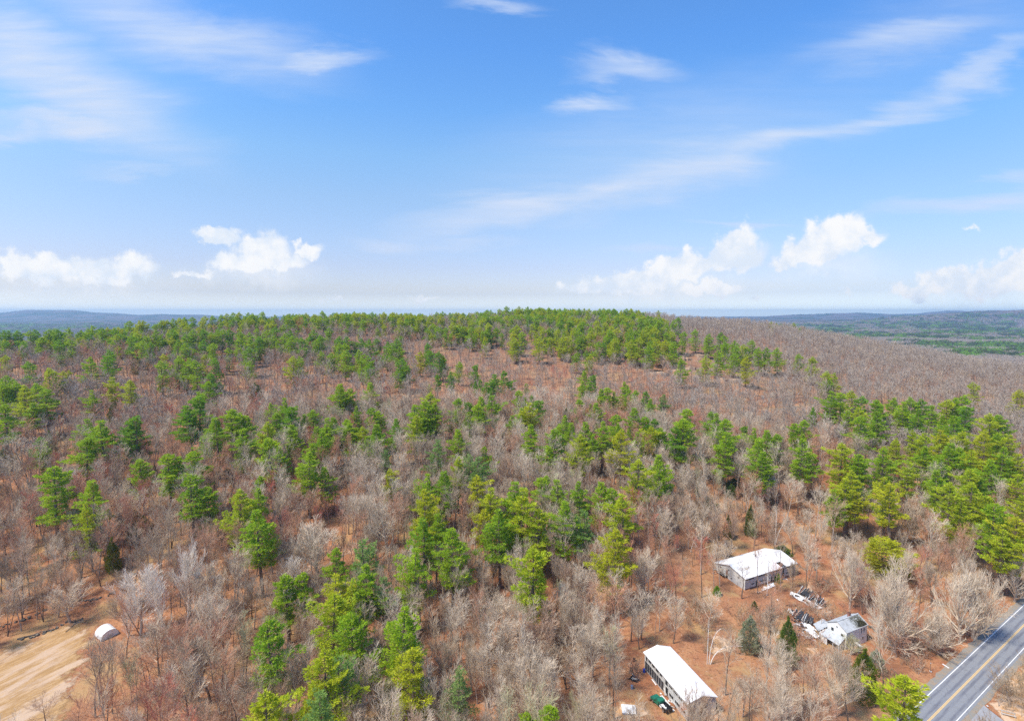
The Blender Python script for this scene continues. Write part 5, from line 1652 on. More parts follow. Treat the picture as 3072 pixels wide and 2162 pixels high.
# footprints where no forest tree may stand
def rect_poly(ctr, ang, L, W, pad):
    h = [(-L / 2 - pad, -W / 2 - pad), (L / 2 + pad, -W / 2 - pad), (L / 2 + pad, W / 2 + pad), (-L / 2 - pad, W / 2 + pad)]
    return [tuple(np.array(ctr) + rot2(p, ang)) for p in h]
def gpoly(pts):
    return [tuple(gp(*p)) for p in pts]
NO_BRUSH_N = 5
NO_TREE = [rect_poly(C1['ctr'], C1['ang'], L1, W1, 2.5), rect_poly(C2['ctr'], C2['ang'], L2, W2, 2.0), rect_poly(CH['ctr'], CH['ang'], LH, WH, 2.5),
           rect_poly(GS, R(125), 4.2, 4.2, 2.5),
           [(p[0], p[1]) for p in CLEARING],
           # orange lane running up from the clearing
           gpoly([(-200, 2010), (0, 1950), (160, 1880), (280, 1820), (400, 1750), (440, 1775), (360, 1850), (330, 1900), (290, 1960), (240, 1975)]),
           # yard: between the coops, around the wreckage and the verge
           gpoly([(2060, 1790), (2180, 1830), (2340, 1850), (2400, 1800), (2460, 1740), (2560, 1800), (2520, 1870), (2640, 1960), (2560, 2010), (2380, 1990), (2300, 1890), (2240, 1890), (2230, 1960), (2130, 1990), (2080, 1930), (2040, 1860)]),
           gpoly([(1870, 1960), (1960, 1940), (2120, 2110), (2180, 2200), (1840, 2200), (1860, 2080)]),
           gpoly([(2600, 1990), (2780, 1930), (3072, 1740), (3200, 1640), (3200, 1900), (2700, 2400), (2560, 2300), (2650, 2100), (2590, 2050)]),
           gpoly([(2560, 1840), (2700, 1800), (2850, 1800), (2700, 1700), (2660, 1680), (2560, 1740)]),
           ]
# thin places where the litter shows
THIN = [gpoly([(2000, 1700), (2150, 1560), (2500, 1500), (3000, 1560), (3072, 1700), (2900, 1900), (2500, 2200), (1850, 2200), (1900, 1900)])]
def blocked(x, y, pads=NO_TREE):
    x = np.atleast_1d(np.asarray(x, float)); y = np.atleast_1d(np.asarray(y, float))
    b = np.zeros(x.shape, bool)
    for p in pads:
        b |= inpoly(x, y, p)
    a, l = road_xy(x, y)
    b |= (a > -(LW + 4)) & (a < RW + 15)
    return b

PLACED = []      # x, y, radius of evergreens and named trees
RECS = []        # everything that needs a label: dict(obj, kind, u, v, colour)

# ------------------------------------------------------------------ evergreens seen one by one
def meters(x, y, z, px):
    c, s = math.cos(PITCH), math.sin(PITCH)
    f = y * c - (z - CAM_H) * s
    return px * f / FPX
pine_list = []
for crop, txt in PINES.items():
    for e in txt.replace('\n', '|').split('|'):
        e = e.split()
        x, y, w, col = float(e[0]), float(e[1]), float(e[2]), e[3].replace('o', 'g')
        u, v = cp(crop, x, y)
        h = 25.0 if v > 1150 else (21.0 if v > 1000 else 18.0)
        if col == 'R':
            h = 13.5
        if crop == 'A':
            h = 24
        for it in range(2):
            X, Y = at(u, v, h)
            wm = meters(X, Y, float(Z(X, Y)) + h * .7, w / CROPS[crop][2])
            if col != 'R' and crop != 'A':
                h = float(np.clip(10 + 1.75 * wm, 11, 28)) if v > 1150 else float(np.clip(9 + 1.9 * wm, 11, 22))
        pine_list.append(dict(x=X, y=Y, h=h, w=wm, c=col, u=u, v=v, d=math.hypot(X, Y)))
# pines grow in company: a smaller neighbour close beside many of them
gc = np.random.RandomState(3)
for p in list(pine_list):
    vd_ = p['v'] / 1.338
    if p['c'] in 'RS' or vd_ > 1160 or vd_ < 720 or gc.uniform() > (.42 if vd_ > 860 else .25):
        continue
    a_ = gc.uniform(0, 6.28)
    X, Y = p['x'] + math.cos(a_) * p['w'] * .62, p['y'] + math.sin(a_) * p['w'] * .62
    h = p['h'] * gc.uniform(.72, .95)
    u_, v_ = pix(X, Y, float(Z(X, Y)) + h)
    pine_list.append(dict(x=X, y=Y, h=h, w=p['w'] * gc.uniform(.7, .95), c=p['c'] if gc.uniform() < .6 else 'g', u=float(u_), v=float(v_), d=math.hypot(X, Y), comp=1))
# drop doubles listed from two neighbouring views
keep = []
for p in sorted(pine_list, key=lambda p: p['d']):
    if not p.get('comp') and any(abs(p['u'] - q['u']) < .22 * (p['w'] + q['w']) * 1600 / p['y'] * .5 and abs(p['v'] - q['v']) < 16 for q in keep):
        continue
    if blocked(p['x'], p['y'])[0] and p['c'] != 'R' and p['u'] < 2690:
        a = 0
        while blocked(p['x'], p['y'])[0] and a < 12:
            p['y'] += 1.5; p['x'] *= (p['y'] / (p['y'] - 1.5)); a += 1
    keep.append(p)
pine_list = keep
near_pines = pine_list[:300]
far_pines = pine_list[300:]
COLW = {'g': 'green', 'y': 'yellow-green', 'd': 'dark green', 'p': 'pale green', 'R': 'broad round yellow-green', 'S': 'yellow-green'}
for i, p in enumerate(near_pines):
    r = random.Random(i * 7 + 3)
    vs = PV[p['c']]
    ms = vs[i % len(vs)]
    hh, ww = refsize(ms)
    ws = (p['w'] * 1.34 / ww) / (p['h'] / hh)
    lim = (.85, 1.5)
    o = put_tree('pine_tree', ms, p['x'], p['y'], p['h'], hh, min(max(ws, lim[0]), lim[1]) if p['c'] != 'R' else ws, r.uniform(0, 6.28), (r.gauss(0, .02), r.gauss(0, .02)), cat='pine tree')
    PLACED.append((p['x'], p['y'], min(p['w'] * .36, 3.2)))
    RECS.append(dict(o=o, kind='pine', u=p['u'], v=p['v'], c=COLW[p['c']], d=p['d'], w=p['w'], extra='with long spreading lower boughs' if p['c'] == 'S' else ''))

n_c = 0
for crop, txt in CEDARS.items():
    for e in txt.split('|'):
        e = e.split()
        x, y, w, hp, col = float(e[0]), float(e[1]), float(e[2]), float(e[3]), e[4]
        u, v0 = cp(crop, x, y)
        _, v1 = cp(crop, x, y + hp)
        X, Y = at(u, v1, .3)
        if v1 < 1400:
            X, Y = at(u, v0, 12.0)
        zb = float(Z(X, Y))
        h = 3.0
        for it in range(400):
            if pix(X, Y, zb + h)[1] <= v0: break
            h += .1
        if v1 < 1400: h = 12.0
        h = min(h, 17.0)
        wm = meters(X, Y, zb, w / CROPS[crop][2])
        ms = CV[col][0]
        hh, ww = refsize(ms)
        shrub = h < 4
        o = put_tree('evergreen_shrub' if shrub else 'cedar_tree', ms, X, Y, h, hh, (wm * 1.15 / ww) / (h / hh), rnd.uniform(0, 6.28), cat='shrub' if shrub else 'cedar tree')
        PLACED.append((X, Y, max(1.6, wm * .4)))
        RECS.append(dict(o=o, kind='shrub' if shrub else 'cedar', u=u, v=v0, c={'o': 'olive', 'f': 'frosty grey-green', 'g': 'green', 'd': 'dark green', 's': 'dark green'}[col], d=math.hypot(X, Y), w=wm, extra=''))

# ------------------------------------------------------------------ bare trees seen one by one
NAMED_BARE = 0
for crop, txt in BARES.items():
    for line in txt.split('\n'):
        e = line.split()
        x, y0, y1, w = [float(q) for q in e[:4]]
        shp, tw, bk = e[4], e[5], e[6]
        lab = ' '.join(e[7:])
        u, v1 = cp(crop, x, y1)
        _, v0 = cp(crop, x, y0)
        X, Y = at(u, v1, 0)
        zb = float(Z(X, Y))
        h = 3.0
        while pix(X, Y, zb + h)[1] > v0 and h < 27:
            h += .1
        wm = meters(X, Y, zb + h * .6, w / CROPS[crop][2])
        if bk == 'birch': shp = 'B0'
        cfg, sd = SHAPES[shp]
        ms = bare(shp, cfg, sd, 'bark_' + bk, 'brush_tan' if tw == 'tan' else 'twigs_' + tw)
        hh, ww = refsize(ms)
        o = put_tree('birch_tree' if bk == 'birch' else ('maple_tree' if shp[0] == 'M' else 'bare_tree'), ms, X, Y, h, hh, min(max((wm * .92 / ww) / (h / hh), .6), 1.9), rnd.uniform(0, 6.28),
                     label=lab, cat='birch tree' if bk == 'birch' else ('maple tree' if shp[0] == 'M' else 'bare tree'))
        PLACED.append((X, Y, min(wm * .3, 4.5)))
        NAMED_BARE += 1

# birches: leaning white stems
def stem_curve(pts, r0, r1, m, name, label, cat, n=14, twigs=0, seed=0):
    P = np.array(pts, float)
    ts = np.linspace(0, 1, n)
    k = len(P) - 1
    C_ = []
    for t_ in ts:          # de casteljau
        Q = P.copy()
        for j in range(k):
            Q = Q[:-1] * (1 - t_) + Q[1:] * t_
        C_.append(Q[0])
    C_ = np.array(C_)
    r = np.linspace(r0, r1, n)
    base = C_[0].copy()
    C_ = C_ - base
    t = thing(name, label, cat, tuple(base))
    mb = MB(); mb.tubes(C_[:-1], C_[1:], r[:-1], r[1:], 6); mb.build('trunk', MATS[m], t)
    if twigs:
        g = np.random.RandomState(seed)
        u = g.uniform(.45, 1, twigs)
        A = np.stack([np.interp(u, ts, C_[:, j]) for j in range(3)], 1)
        D = g.normal(0, .6, (twigs, 3)) + np.array([0, 0, .7]) + (C_[-1] - C_[-3]) / np.linalg.norm(C_[-1] - C_[-3]) * .7
        L = g.uniform(.6, 1.8, twigs)[:, None]
        B = A + D * L * .5
        E = B + (D + g.normal(0, .4, (twigs, 3))) * L * .4
        mb = MB(); mb.tubes(A, B, np.full(twigs, .03), np.full(twigs, .02), 3).tubes(B, E, np.full(twigs, .02), np.full(twigs, .01), 3)
        mb.build('crown', MATS['twigs_pale'], t)
    return t
bx0, by0 = on('B', 1550, 640)
def stemB(dx, dz, dy, lab, bend=1.0, off=0.0, tw=14, s=0, r=.10):
    z0 = float(Z(bx0 + off, by0))
    stem_curve([(bx0 + off, by0, z0 - .2), (bx0 + off + dx * .05, by0, z0 + dz * .6), (bx0 + off + dx * .35, by0 + dy * .5, z0 + dz * 1.05), (bx0 + off + dx, by0 + dy, z0 + dz * bend)], r, .035, 'bark_birch', 'birch_tree', lab, 'birch tree', 14, tw, s)
stemB(8.5, 5.0, 1.0, 'white birch stem arching far over to the right beside the near shed', .85, .1, 10, 1, .11)
stemB(3.2, 8.2, 1.0, 'white birch stem curving up behind the arching one', 1.1, -.3, 14, 2, .09)
stemB(.6, 9.5, 1.0, 'straightest white birch stem of the clump by the near shed', 1.1, -.8, 14, 3, .08)
bx, by = on('A', 672, 610)
z0 = float(Z(bx, by))
stem_curve([(bx, by, z0), (bx + .3, by + .2, z0 + 3), (bx + .2, by + .5, z0 + 7), (bx + .4, by + .5, z0 + 11)], .11, .03, 'bark_birch', 'birch_tree', 'slim white birch standing before the white tarp at the long coop', 'birch tree', 14, 40, 4)
bx, by = on('A', 735, 240)
z0 = float(Z(bx, by))
stem_curve([(bx, by, z0), (bx - .1, by, z0 + 5), (bx + .6, by, z0 + 9), (bx - .3, by, z0 + 15)], .16, .04, 'bark_birch', 'birch_tree', 'tall white birch behind the back of the long coop', 'birch tree', 14, 60, 5)
stem_curve([(bx + .3, by, z0), (bx + .6, by, z0 + 5), (bx + 3.0, by, z0 + 8), (bx + 4.4, by, z0 + 12)], .12, .03, 'bark_birch', 'birch_tree', 'white birch leaning away from its taller twin behind the coop', 'birch tree', 14, 40, 6)
bx, by = on('L', 1965, 830)
z0 = float(Z(bx, by))
stem_curve([(bx, by, z0), (bx, by, z0 + 5), (bx + .6, by, z0 + 8), (bx + 1.0, by, z0 + 13)], .13, .03, 'bark_birch', 'birch_tree', 'thin white birch standing right of the small white shed', 'birch tree', 14, 30, 7)
bx, by = on('A', 60, 300)
bx, by = on('M', 1640, 1010)
z0 = float(Z(bx, by))
stem_curve([(bx, by, z0), (bx + .3, by, z0 + 4), (bx + 2.2, by, z0 + 7), (bx + 5.0, by, z0 + 8)], .1, .03, 'bark_birch', 'birch_tree', 'white birch bowed over left of the long coop', 'birch tree', 14, 30, 8)

# ------------------------------------------------------------------ the rest of the woods
NZ = np.random.RandomState(99).uniform(0, 1, (64, 64))
def vnoise(x, y, s):
    x, y = np.asarray(x) / s + 1000.0, np.asarray(y) / s + 1000.0
    i, j = np.floor(x).astype(int), np.floor(y).astype(int)
    a, b = x - i, y - j
    a, b = a * a * (3 - 2 * a), b * b * (3 - 2 * b)
    f = lambda p, q: NZ[p % 64, q % 64]
    return (f(i, j) * (1 - a) + f(i + 1, j) * a) * (1 - b) + (f(i, j + 1) * (1 - a) + f(i + 1, j + 1) * a) * b

def visible(x, y, h, margin=7.0):
    """sight line test against the bare land"""
    z = Z(x, y) + h
    ok = np.ones(len(x), bool)
    for k in np.linspace(.1, .97, 34):
        ok &= (CAM_H + (z - CAM_H) * k) > Z(x * k, y * k) - margin
    return ok
def in_view(x, y, z, mx=160, my=120):
    u, v = pix(x, y, z)
    return (u > -mx) & (u < 3072 + mx) & (v < 2162 + my)

g = np.random.RandomState(17)
pts = []
def jgrid(y0, y1, s, jit=.42):
    ys = np.arange(y0, y1, s)
    out = []
    for yy in ys:
        half = yy * 1.45 + 40
        xs_ = np.arange(-half, half, s)
        out.append(np.stack([xs_ + g.uniform(-jit, jit, len(xs_)) * s, yy + g.uniform(-jit, jit, len(xs_)) * s], 1))
    return np.vstack(out)
P1 = jgrid(92, 300, SP1)
P2 = jgrid(300, 620, 5.2)
P3 = jgrid(620, 1150, 6.0)
P = np.vstack([P1, P2, P3])
x, y = P[:, 0], P[:, 1]
z = Z(x, y)
ok = ~blocked(x, y)
h_t = np.where(y < 300, 17.0, 15.0)
ok &= visible(x, y, h_t) & (in_view(x, y, z + h_t, 850) | in_view(x, y, z, 850))
gap = vnoise(x, y, 22) * .6 + vnoise(x, y, 9) * .4
thin = np.zeros(len(x), bool)
for q in THIN:
    thin |= inpoly(x, y, q)
pr = np.where(y < 170, .76, .95) * np.where(gap > .66, .35, 1.0) * np.where(thin, .52, 1.0)
ok &= g.uniform(0, 1, len(x)) < pr
# the rocky, open shelf below the crest
uu, vv = pix(x, y, z)
shelf = (uu > 1250) & (uu < 2350) & (vv > 1035) & (vv < 1190)
ok &= ~(shelf & (g.uniform(0, 1, len(x)) < .12))
for lu, lv, lr in ((2075, 1080, 17), (2050, 1115, 13), (2195, 1150, 11), (1900, 1098, 9), (1965, 1130, 8)):
    lx, ly_ = at(lu, lv, 0)
    ly_ -= 7
    ok &= (x - lx) ** 2 + ((y - ly_) * .8) ** 2 > lr ** 2
PA = np.array([(a, b, c) for a, b, c in PLACED])
keepm = np.ones(len(x), bool)
# nothing tall may stand between the camera and the buildings
KEEP_SEEN = [(1925, 1925, 2110, 2070), (2140, 1640, 2390, 1800), (2355, 1755, 2610, 1945), (1850, 1945, 1960, 2140), (272, 1862, 345, 1915), (0, 1960, 250, 2162), (2050, 1850, 2250, 1900)]
def screens(X, Y, H_):
    zz_ = Z(X, Y)
    ub, vb = pix(X, Y, zz_)
    ut_, vt_ = pix(X, Y, zz_ + H_)
    m = np.zeros(len(X), bool)
    for a0, b0, a1, b1 in KEEP_SEEN:
        m |= (ub > a0 - 28) & (ub < a1 + 28) & (vb > b1 - 4) & (vt_ < b1)
    return m
keepm &= ~(screens(x, y, np.full(len(x), 15.0)) & (g.uniform(0, 1, len(x)) < .93))
for a, b, c in PA:
    keepm &= (x - a) ** 2 + (y - b) ** 2 > (c * .8) ** 2
ok &= keepm
x, y, z, uu, vv, shelf, gap = [q[ok] for q in (x, y, z, uu, vv, shelf, gap)]
dist = np.hypot(x, y)

# which of these are pines on the far slopes
ut, vt = pix(x, y, z + 16)
ud, vd = ut / 1.338, vt / 1.338
pp = np.zeros(len(x))
def band(u0, u1, v0, v1, p, sc=26):
    global pp
    m = (ud > u0) & (ud < u1) & (vd > v0) & (vd < v1)
    nn = vnoise(x + 300, y, sc)
    pp = np.where(m, np.maximum(pp, p * np.clip((nn - .30) * 3, .15, 1)), pp)
band(-60, 330, 722, 756, .6)
band(430, 860, 690, 720, .75)
band(860, 1250, 680, 700, .95)
band(880, 1300, 697, 745, .55)
band(1240, 1450, 684, 716, .9)
band(1300, 1480, 700, 760, .3)
band(560, 900, 700, 735, .32)
band(300, 760, 715, 765, .16)
band(1700, 2400, 690, 730, .15, 60)
band(150, 620, 756, 830, .05)
band(600, 1350, 745, 800, .05)
band(-60, 330, 756, 800, .06)
band(1180, 1500, 715, 775, .35)
side_m = (ud > 2330) | (ud < -40)
pp = np.where(side_m & (dist < 420), np.maximum(pp, .35 * np.clip((vnoise(x, y, 30) - .4) * 4, 0, 1)), pp)
is_pine = g.uniform(0, 1, len(x)) < pp
is_pine &= (dist > 330) | side_m

# ---- individuals: the bare trees that show largest
bidx = np.nonzero(~is_pine)[0]
inv = in_view(x[bidx], y[bidx], z[bidx] + 9, -5, 0)
cand = bidx[inv]
cand = cand[np.argsort(dist[cand])]
N_IND = 300 - NAMED_BARE
ind = cand[:N_IND]
TW = [('twigs_grey', 'grey'), ('twigs_pale', 'pale'), ('twigs_brown', 'brown'), ('twigs_rosy', 'rosy'), ('twigs_lichen', 'greenish grey'), ('twigs_red', 'red')]
def twig_choice(xx, yy, gg_, n=None):
    """red and brown twigs gather in patches"""
    r = vnoise(xx + 77, yy + 31, 30)
    q = gg_.uniform(0, 1, len(xx))
    out = np.full(len(xx), 0)
    pale = vnoise(xx - 50, yy + 90, 20)
    out[(q < .62) & (pale > .56)] = 1
    out[q < .10] = 1
    out[(q >= .62) & (q < .78)] = 2
    out[(r > .46) & (q > .55)] = 3
    out[(r > .66) & (q > .86)] = 5
    out[(q > .93) & (r < .4)] = 4
    return out
tc = twig_choice(x, y, g)
BK = ['bark_dark', 'bark_grey', 'bark_dark', 'bark_dark']
for n_, i in enumerate(ind):
    shp = ('F%d' % g.randint(6)) if g.uniform() < .72 else ('V%d' % g.randint(2))
    mt, cw = TW[tc[i]]
    ms = bare(shp, *SHAPES[shp], BK[g.randint(4)], mt)
    hh, ww = refsize(ms)
    h = g.uniform(10.5, 20.5)
    o = put_tree('bare_tree', ms, float(x[i]), float(y[i]), h, hh, g.uniform(.85, 1.2), g.uniform(0, 6.28), (g.normal(0, .04), g.normal(0, .04)), cat='bare tree')
    u_, v_ = pix(x[i], y[i], z[i] + h)
    RECS.append(dict(o=o, kind='bare', u=float(u_), v=float(v_), c=cw, d=float(dist[i]), w=5, extra=''))
rest = np.ones(len(x), bool)
rest[ind] = False

# ------------------------------------------------------------------ scattered masses as one object each
def joined(ms):
    """trunk and crown of a tree model as one mesh with both materials"""
    V, Q, T, MQ, MT, n = [], [], [], [], [], 0
    mb = MB()
    for mi, me in enumerate(ms):
        a = np.zeros(len(me.vertices) * 3); me.vertices.foreach_get('co', a)
        lt = np.zeros(len(me.polygons), int); me.polygons.foreach_get('loop_total', lt)
        li = np.zeros(len(me.loops), int); me.loops.foreach_get('vertex_index', li)
        ls = np.zeros(len(me.polygons), int); me.polygons.foreach_get('loop_start', ls)
        q = ls[lt == 4]; t3 = ls[lt == 3]
        mb.add(a.reshape(-1, 3), li[q[:, None] + np.arange(4)] if len(q) else None, li[t3[:, None] + np.arange(3)] if len(t3) else None, mi)
    return mb.mesh(ms[1].name + '_model', [m.materials[0] for m in ms])
def scatter(name, label, models, X, Y, ZZ, S, W, seed, sink=0.0, tilt=.04):
    """one object: points on the land, a tree model set on each by geometry nodes"""
    gg_ = np.random.RandomState(seed)
    n = len(X)
    me = bpy.data.meshes.new(name)
    me.vertices.add(n)
    me.vertices.foreach_set('co', np.stack([X, Y, ZZ - sink], 1).ravel())
    for nm, ty, val in (('scl', 'FLOAT_VECTOR', np.stack([S * W, S * W, S], 1).ravel()), ('rot', 'FLOAT_VECTOR', np.stack([gg_.normal(0, tilt, n), gg_.normal(0, tilt, n), gg_.uniform(0, 6.28, n)], 1).ravel()),
                        ('which', 'INT', gg_.randint(0, len(models), n))):
        a = me.attributes.new(nm, ty, 'POINT')
        a.data.foreach_set('vector' if ty == 'FLOAT_VECTOR' else 'value', val)
    o = bpy.data.objects.new(name, me)
    COL.objects.link(o)
    ng = bpy.data.node_groups.new(name + '_nodes', 'GeometryNodeTree')
    ng.interface.new_socket('Geometry', in_out='INPUT', socket_type='NodeSocketGeometry')
    ng.interface.new_socket('Geometry', in_out='OUTPUT', socket_type='NodeSocketGeometry')
    nd = ng.nodes
    gi, go = nd.new('NodeGroupInput'), nd.new('NodeGroupOutput')
    gti = nd.new('GeometryNodeJoinGeometry')
    for m in models:
        ob = bpy.data.objects.new(m.name, m)
        oi = nd.new('GeometryNodeObjectInfo')
        oi.inputs['Object'].default_value = ob
        oi.inputs['As Instance'].default_value = True
        ng.links.new(oi.outputs['Geometry'], gti.inputs[0])
    iop = nd.new('GeometryNodeInstanceOnPoints')
    iop.inputs['Pick Instance'].default_value = True
    ng.links.new(gi.outputs[0], iop.inputs['Points'])
    ng.links.new(gti.outputs[0], iop.inputs['Instance'])
    for at_n, ty, sock in (('which', 'INT', 'Instance Index'), ('rot', 'FLOAT_VECTOR', 'Rotation'), ('scl', 'FLOAT_VECTOR', 'Scale')):
        na = nd.new('GeometryNodeInputNamedAttribute')
        na.data_type = ty
        na.inputs['Name'].default_value = at_n
        ng.links.new(na.outputs[0], iop.inputs[sock])
    ng.links.new(iop.outputs[0], go.inputs[0])
    md = o.modifiers.new('scatter', 'NODES')
    md.node_group = ng
    tag(o, label, None, None, 'stuff')
    return o

bm = rest & ~is_pine
near = bm & (dist < 300)
def mdl(shp, bark, tw):
    return joined(bare(shp, *SHAPES[shp], bark, tw))
for k, (mt, cw) in enumerate(TW):
    m = near & (tc == k)
    if m.sum() < 3: continue
    n = int(m.sum())
    sh = g.uniform(.5, 1.02, n)
    scatter('bare_woodland', 'bare %s twigged trees filling the nearer woods' % cw, [mdl('F%d' % q, 'bark_dark' if q % 2 else 'bark_grey', mt) for q in ((0, 2, 4, 3) if k < 3 else (1, 4, 5))] + ([mdl('V0', 'bark_dark', mt), mdl('V1', 'bark_dark', mt)] if k < 3 else []), x[m], y[m], z[m], sh, g.uniform(.8, 1.1, n), 200 + k)
for i_, c in enumerate(FARBARE):
    SHAPES['K%d' % i_] = (c, 140 + i_)
far = bm & (dist >= 300)
right_hill = (ud > 1500) | (dist > 560)
FT = [('twigs_hill', .52), ('twigs_grey', .12), ('twigs_rosy', .12), ('twigs_brown', .20), ('twigs_red', .04)]
q = g.uniform(0, 1, len(x))
q = np.where(right_hill, q * .60, q)
acc = 0
for mt, pr_ in FT:
    m = far & (q >= acc) & (q < acc + pr_)
    acc += pr_
    n = int(m.sum())
    if n < 3: continue
    scatter('bare_hillside_wood', 'bare %s trees covering the far hillside' % {'twigs_hill': 'dull grey brown', 'twigs_grey': 'grey', 'twigs_rosy': 'rosy', 'twigs_brown': 'brown', 'twigs_red': 'reddish'}[mt],
            [mdl('K%d' % k, 'bark_dark', mt) for k in range(3)], x[m], y[m], z[m], g.uniform(.45, .88, n) * np.where(shelf[m], .85, 1), g.uniform(1.0, 1.4, n), 230 + int(acc * 100))
pm = rest & is_pine
for c, nm in (('g', 'green'), ('y', 'yellow-green'), ('d', 'dark green')):
    sel = {'g': (0, .45), 'y': (.45, .9), 'd': (.9, 1.01)}[c]
    qq = np.where(ud < 330, q * .5 + np.where(q > .3, .5, 0), q)
    m = pm & (np.modf(qq * 7.13)[0] >= sel[0]) & (np.modf(qq * 7.13)[0] < sel[1])
    n = int(m.sum())
    fx_ = [p for p in far_pines if p['c'] == c or (c == 'g' and p['c'] in 'p')]
    X = np.concatenate([x[m], [p['x'] for p in fx_]])
    Y = np.concatenate([y[m], [p['y'] for p in fx_]])
    S = np.concatenate([g.uniform(.55, .88, n), [p['h'] / 22.0 for p in fx_]])
    scatter('far_pine_wood', '%s pines thickening towards the skyline' % nm, [joined(q_) for q_ in FP[c]], X, Y, Z(X, Y), S, np.full(len(X), 1.3), 260 + ord(c))

# undergrowth: saplings and brush between the trees
U = jgrid(95, 330, 3.4)
ux, uy = U[:, 0], U[:, 1]
mk = ~blocked(ux, uy, NO_TREE[:NO_BRUSH_N]) & (g.uniform(0, 1, len(ux)) < .10 + .5 * (vnoise(ux, uy, 14) > .55)) & visible(ux, uy, 4, 4) & in_view(ux, uy, Z(ux, uy))
tn = np.zeros(len(ux), bool)
for qd in THIN:
    tn |= inpoly(ux, uy, qd)
mk &= ~screens(ux, uy, np.full(len(ux), 5.0))
mk &= ~tn | (g.uniform(0, 1, len(ux)) < .5)
for bx_, by_ in ((705, 1300), (150, 1425)):
    qx, qy = on('B', bx_, by_)
    mk &= np.hypot(ux - qx, (uy - qy) * .7) > 6.0
ux, uy = ux[mk], uy[mk]
half = g.uniform(0, 1, len(ux))
for a, b, mt, lb in ((0, .4, 'twigs_grey', 'thin grey saplings and brush under the trees'), (.4, .7, 'twigs_rosy', 'thin rosy saplings and brush under the trees'), (.7, .94, 'twigs_brown', 'thin brown saplings and brush under the trees'), (.94, 1, 'twigs_lichen', 'greenish lichen covered brush under the trees')):
    m = (half >= a) & (half < b)
    scatter('undergrowth', lb, [mdl('S0', 'bark_grey', mt), mdl('S1', 'bark_grey', mt)], ux[m], uy[m], Z(ux[m], uy[m]), g.uniform(.35, .95, m.sum()), g.uniform(.8, 1.3, m.sum()), 300 + int(a * 10))
yd = np.stack([g.uniform(20, 130, 3800), g.uniform(108, 200, 3800)], 1)
yard = np.zeros(len(yd), bool)
for q_ in NO_TREE[6:]:
    yard |= inpoly(yd[:, 0], yd[:, 1], q_)
yard &= ~blocked(yd[:, 0], yd[:, 1], NO_TREE[:3]) & (vnoise(yd[:, 0], yd[:, 1], 7) > .36) & ~screens(yd[:, 0], yd[:, 1], np.full(len(yd), 2.0))
for bx_, by_ in ((705, 1300), (150, 1425), (415, 775), (205, 1060), (240, 590)):
    qx, qy = on('B', bx_, by_)
    yard &= np.hypot(yd[:, 0] - qx, (yd[:, 1] - qy) * .7) > (5.5 if bx_ in (705, 150) else 2.5)
yd = yd[yard]
hf = g.uniform(0, 1, len(yd))
for a, b, mt, lb in ((0, .5, 'twigs_rosy', 'low rosy brush in the open yard'), (.5, .8, 'brush_tan', 'low tan weeds in the open yard'), (.8, 1, 'twigs_grey', 'low grey brush in the open yard')):
    m = (hf >= a) & (hf < b)
    scatter('yard_brush', lb, [mdl('S1', 'bark_grey', mt)], yd[m, 0], yd[m, 1], Z(yd[m, 0], yd[m, 1]), g.uniform(.16, .68, m.sum()), g.uniform(1.0, 1.7, m.sum()), 350 + int(a * 10))
# brush across the road
V_ = np.stack([g.uniform(95, 175, 3200), g.uniform(85, 170, 3200)], 1)
a_, l_ = road_xy(V_[:, 0], V_[:, 1])
mk = (a_ > RW + 2.9) & (a_ < RW + 30) & ~inpoly(V_[:, 0], V_[:, 1], [tuple(p) for p in pw])
dw = np.hypot(V_[:, 0] - pw[4][0], V_[:, 1] - pw[4][1])
mk &= dw > 5
V_ = V_[mk]
scatter('roadside_brush', 'tan tangled brush across the road', [mdl('S1', 'bark_grey', 'brush_tan'), mdl('S0', 'bark_grey', 'brush_tan')], V_[:, 0], V_[:, 1], np.zeros(len(V_)), g.uniform(.30, .75, len(V_)), g.uniform(1, 1.6, len(V_)), 333)
# vines on the long coop's gable end
for kk, (vx, vy, s_) in enumerate(((410, 870, .45), (350, 850, .5), (290, 840, .4), (480, 905, .42), (560, 940, .4), (820, 1020, .75), (640, 960, .4))):
    bx, by = on('C', vx, vy)
    ms = bare('S1', *SHAPES['S1'], 'bark_dark', 'twigs_grey')
    o = put_tree('bare_shrub', ms, bx, by, 10 * s_ * .6, refsize(ms)[0], 1.5, kk * 1.3, cat='shrub',
                 label='bare tangled shrub, %s along the gable end of the long coop' % ('fourth from the left', 'third from the left', 'leftmost', 'fifth from the left', 'sixth from the left', 'rightmost', 'seventh from the left')[kk])

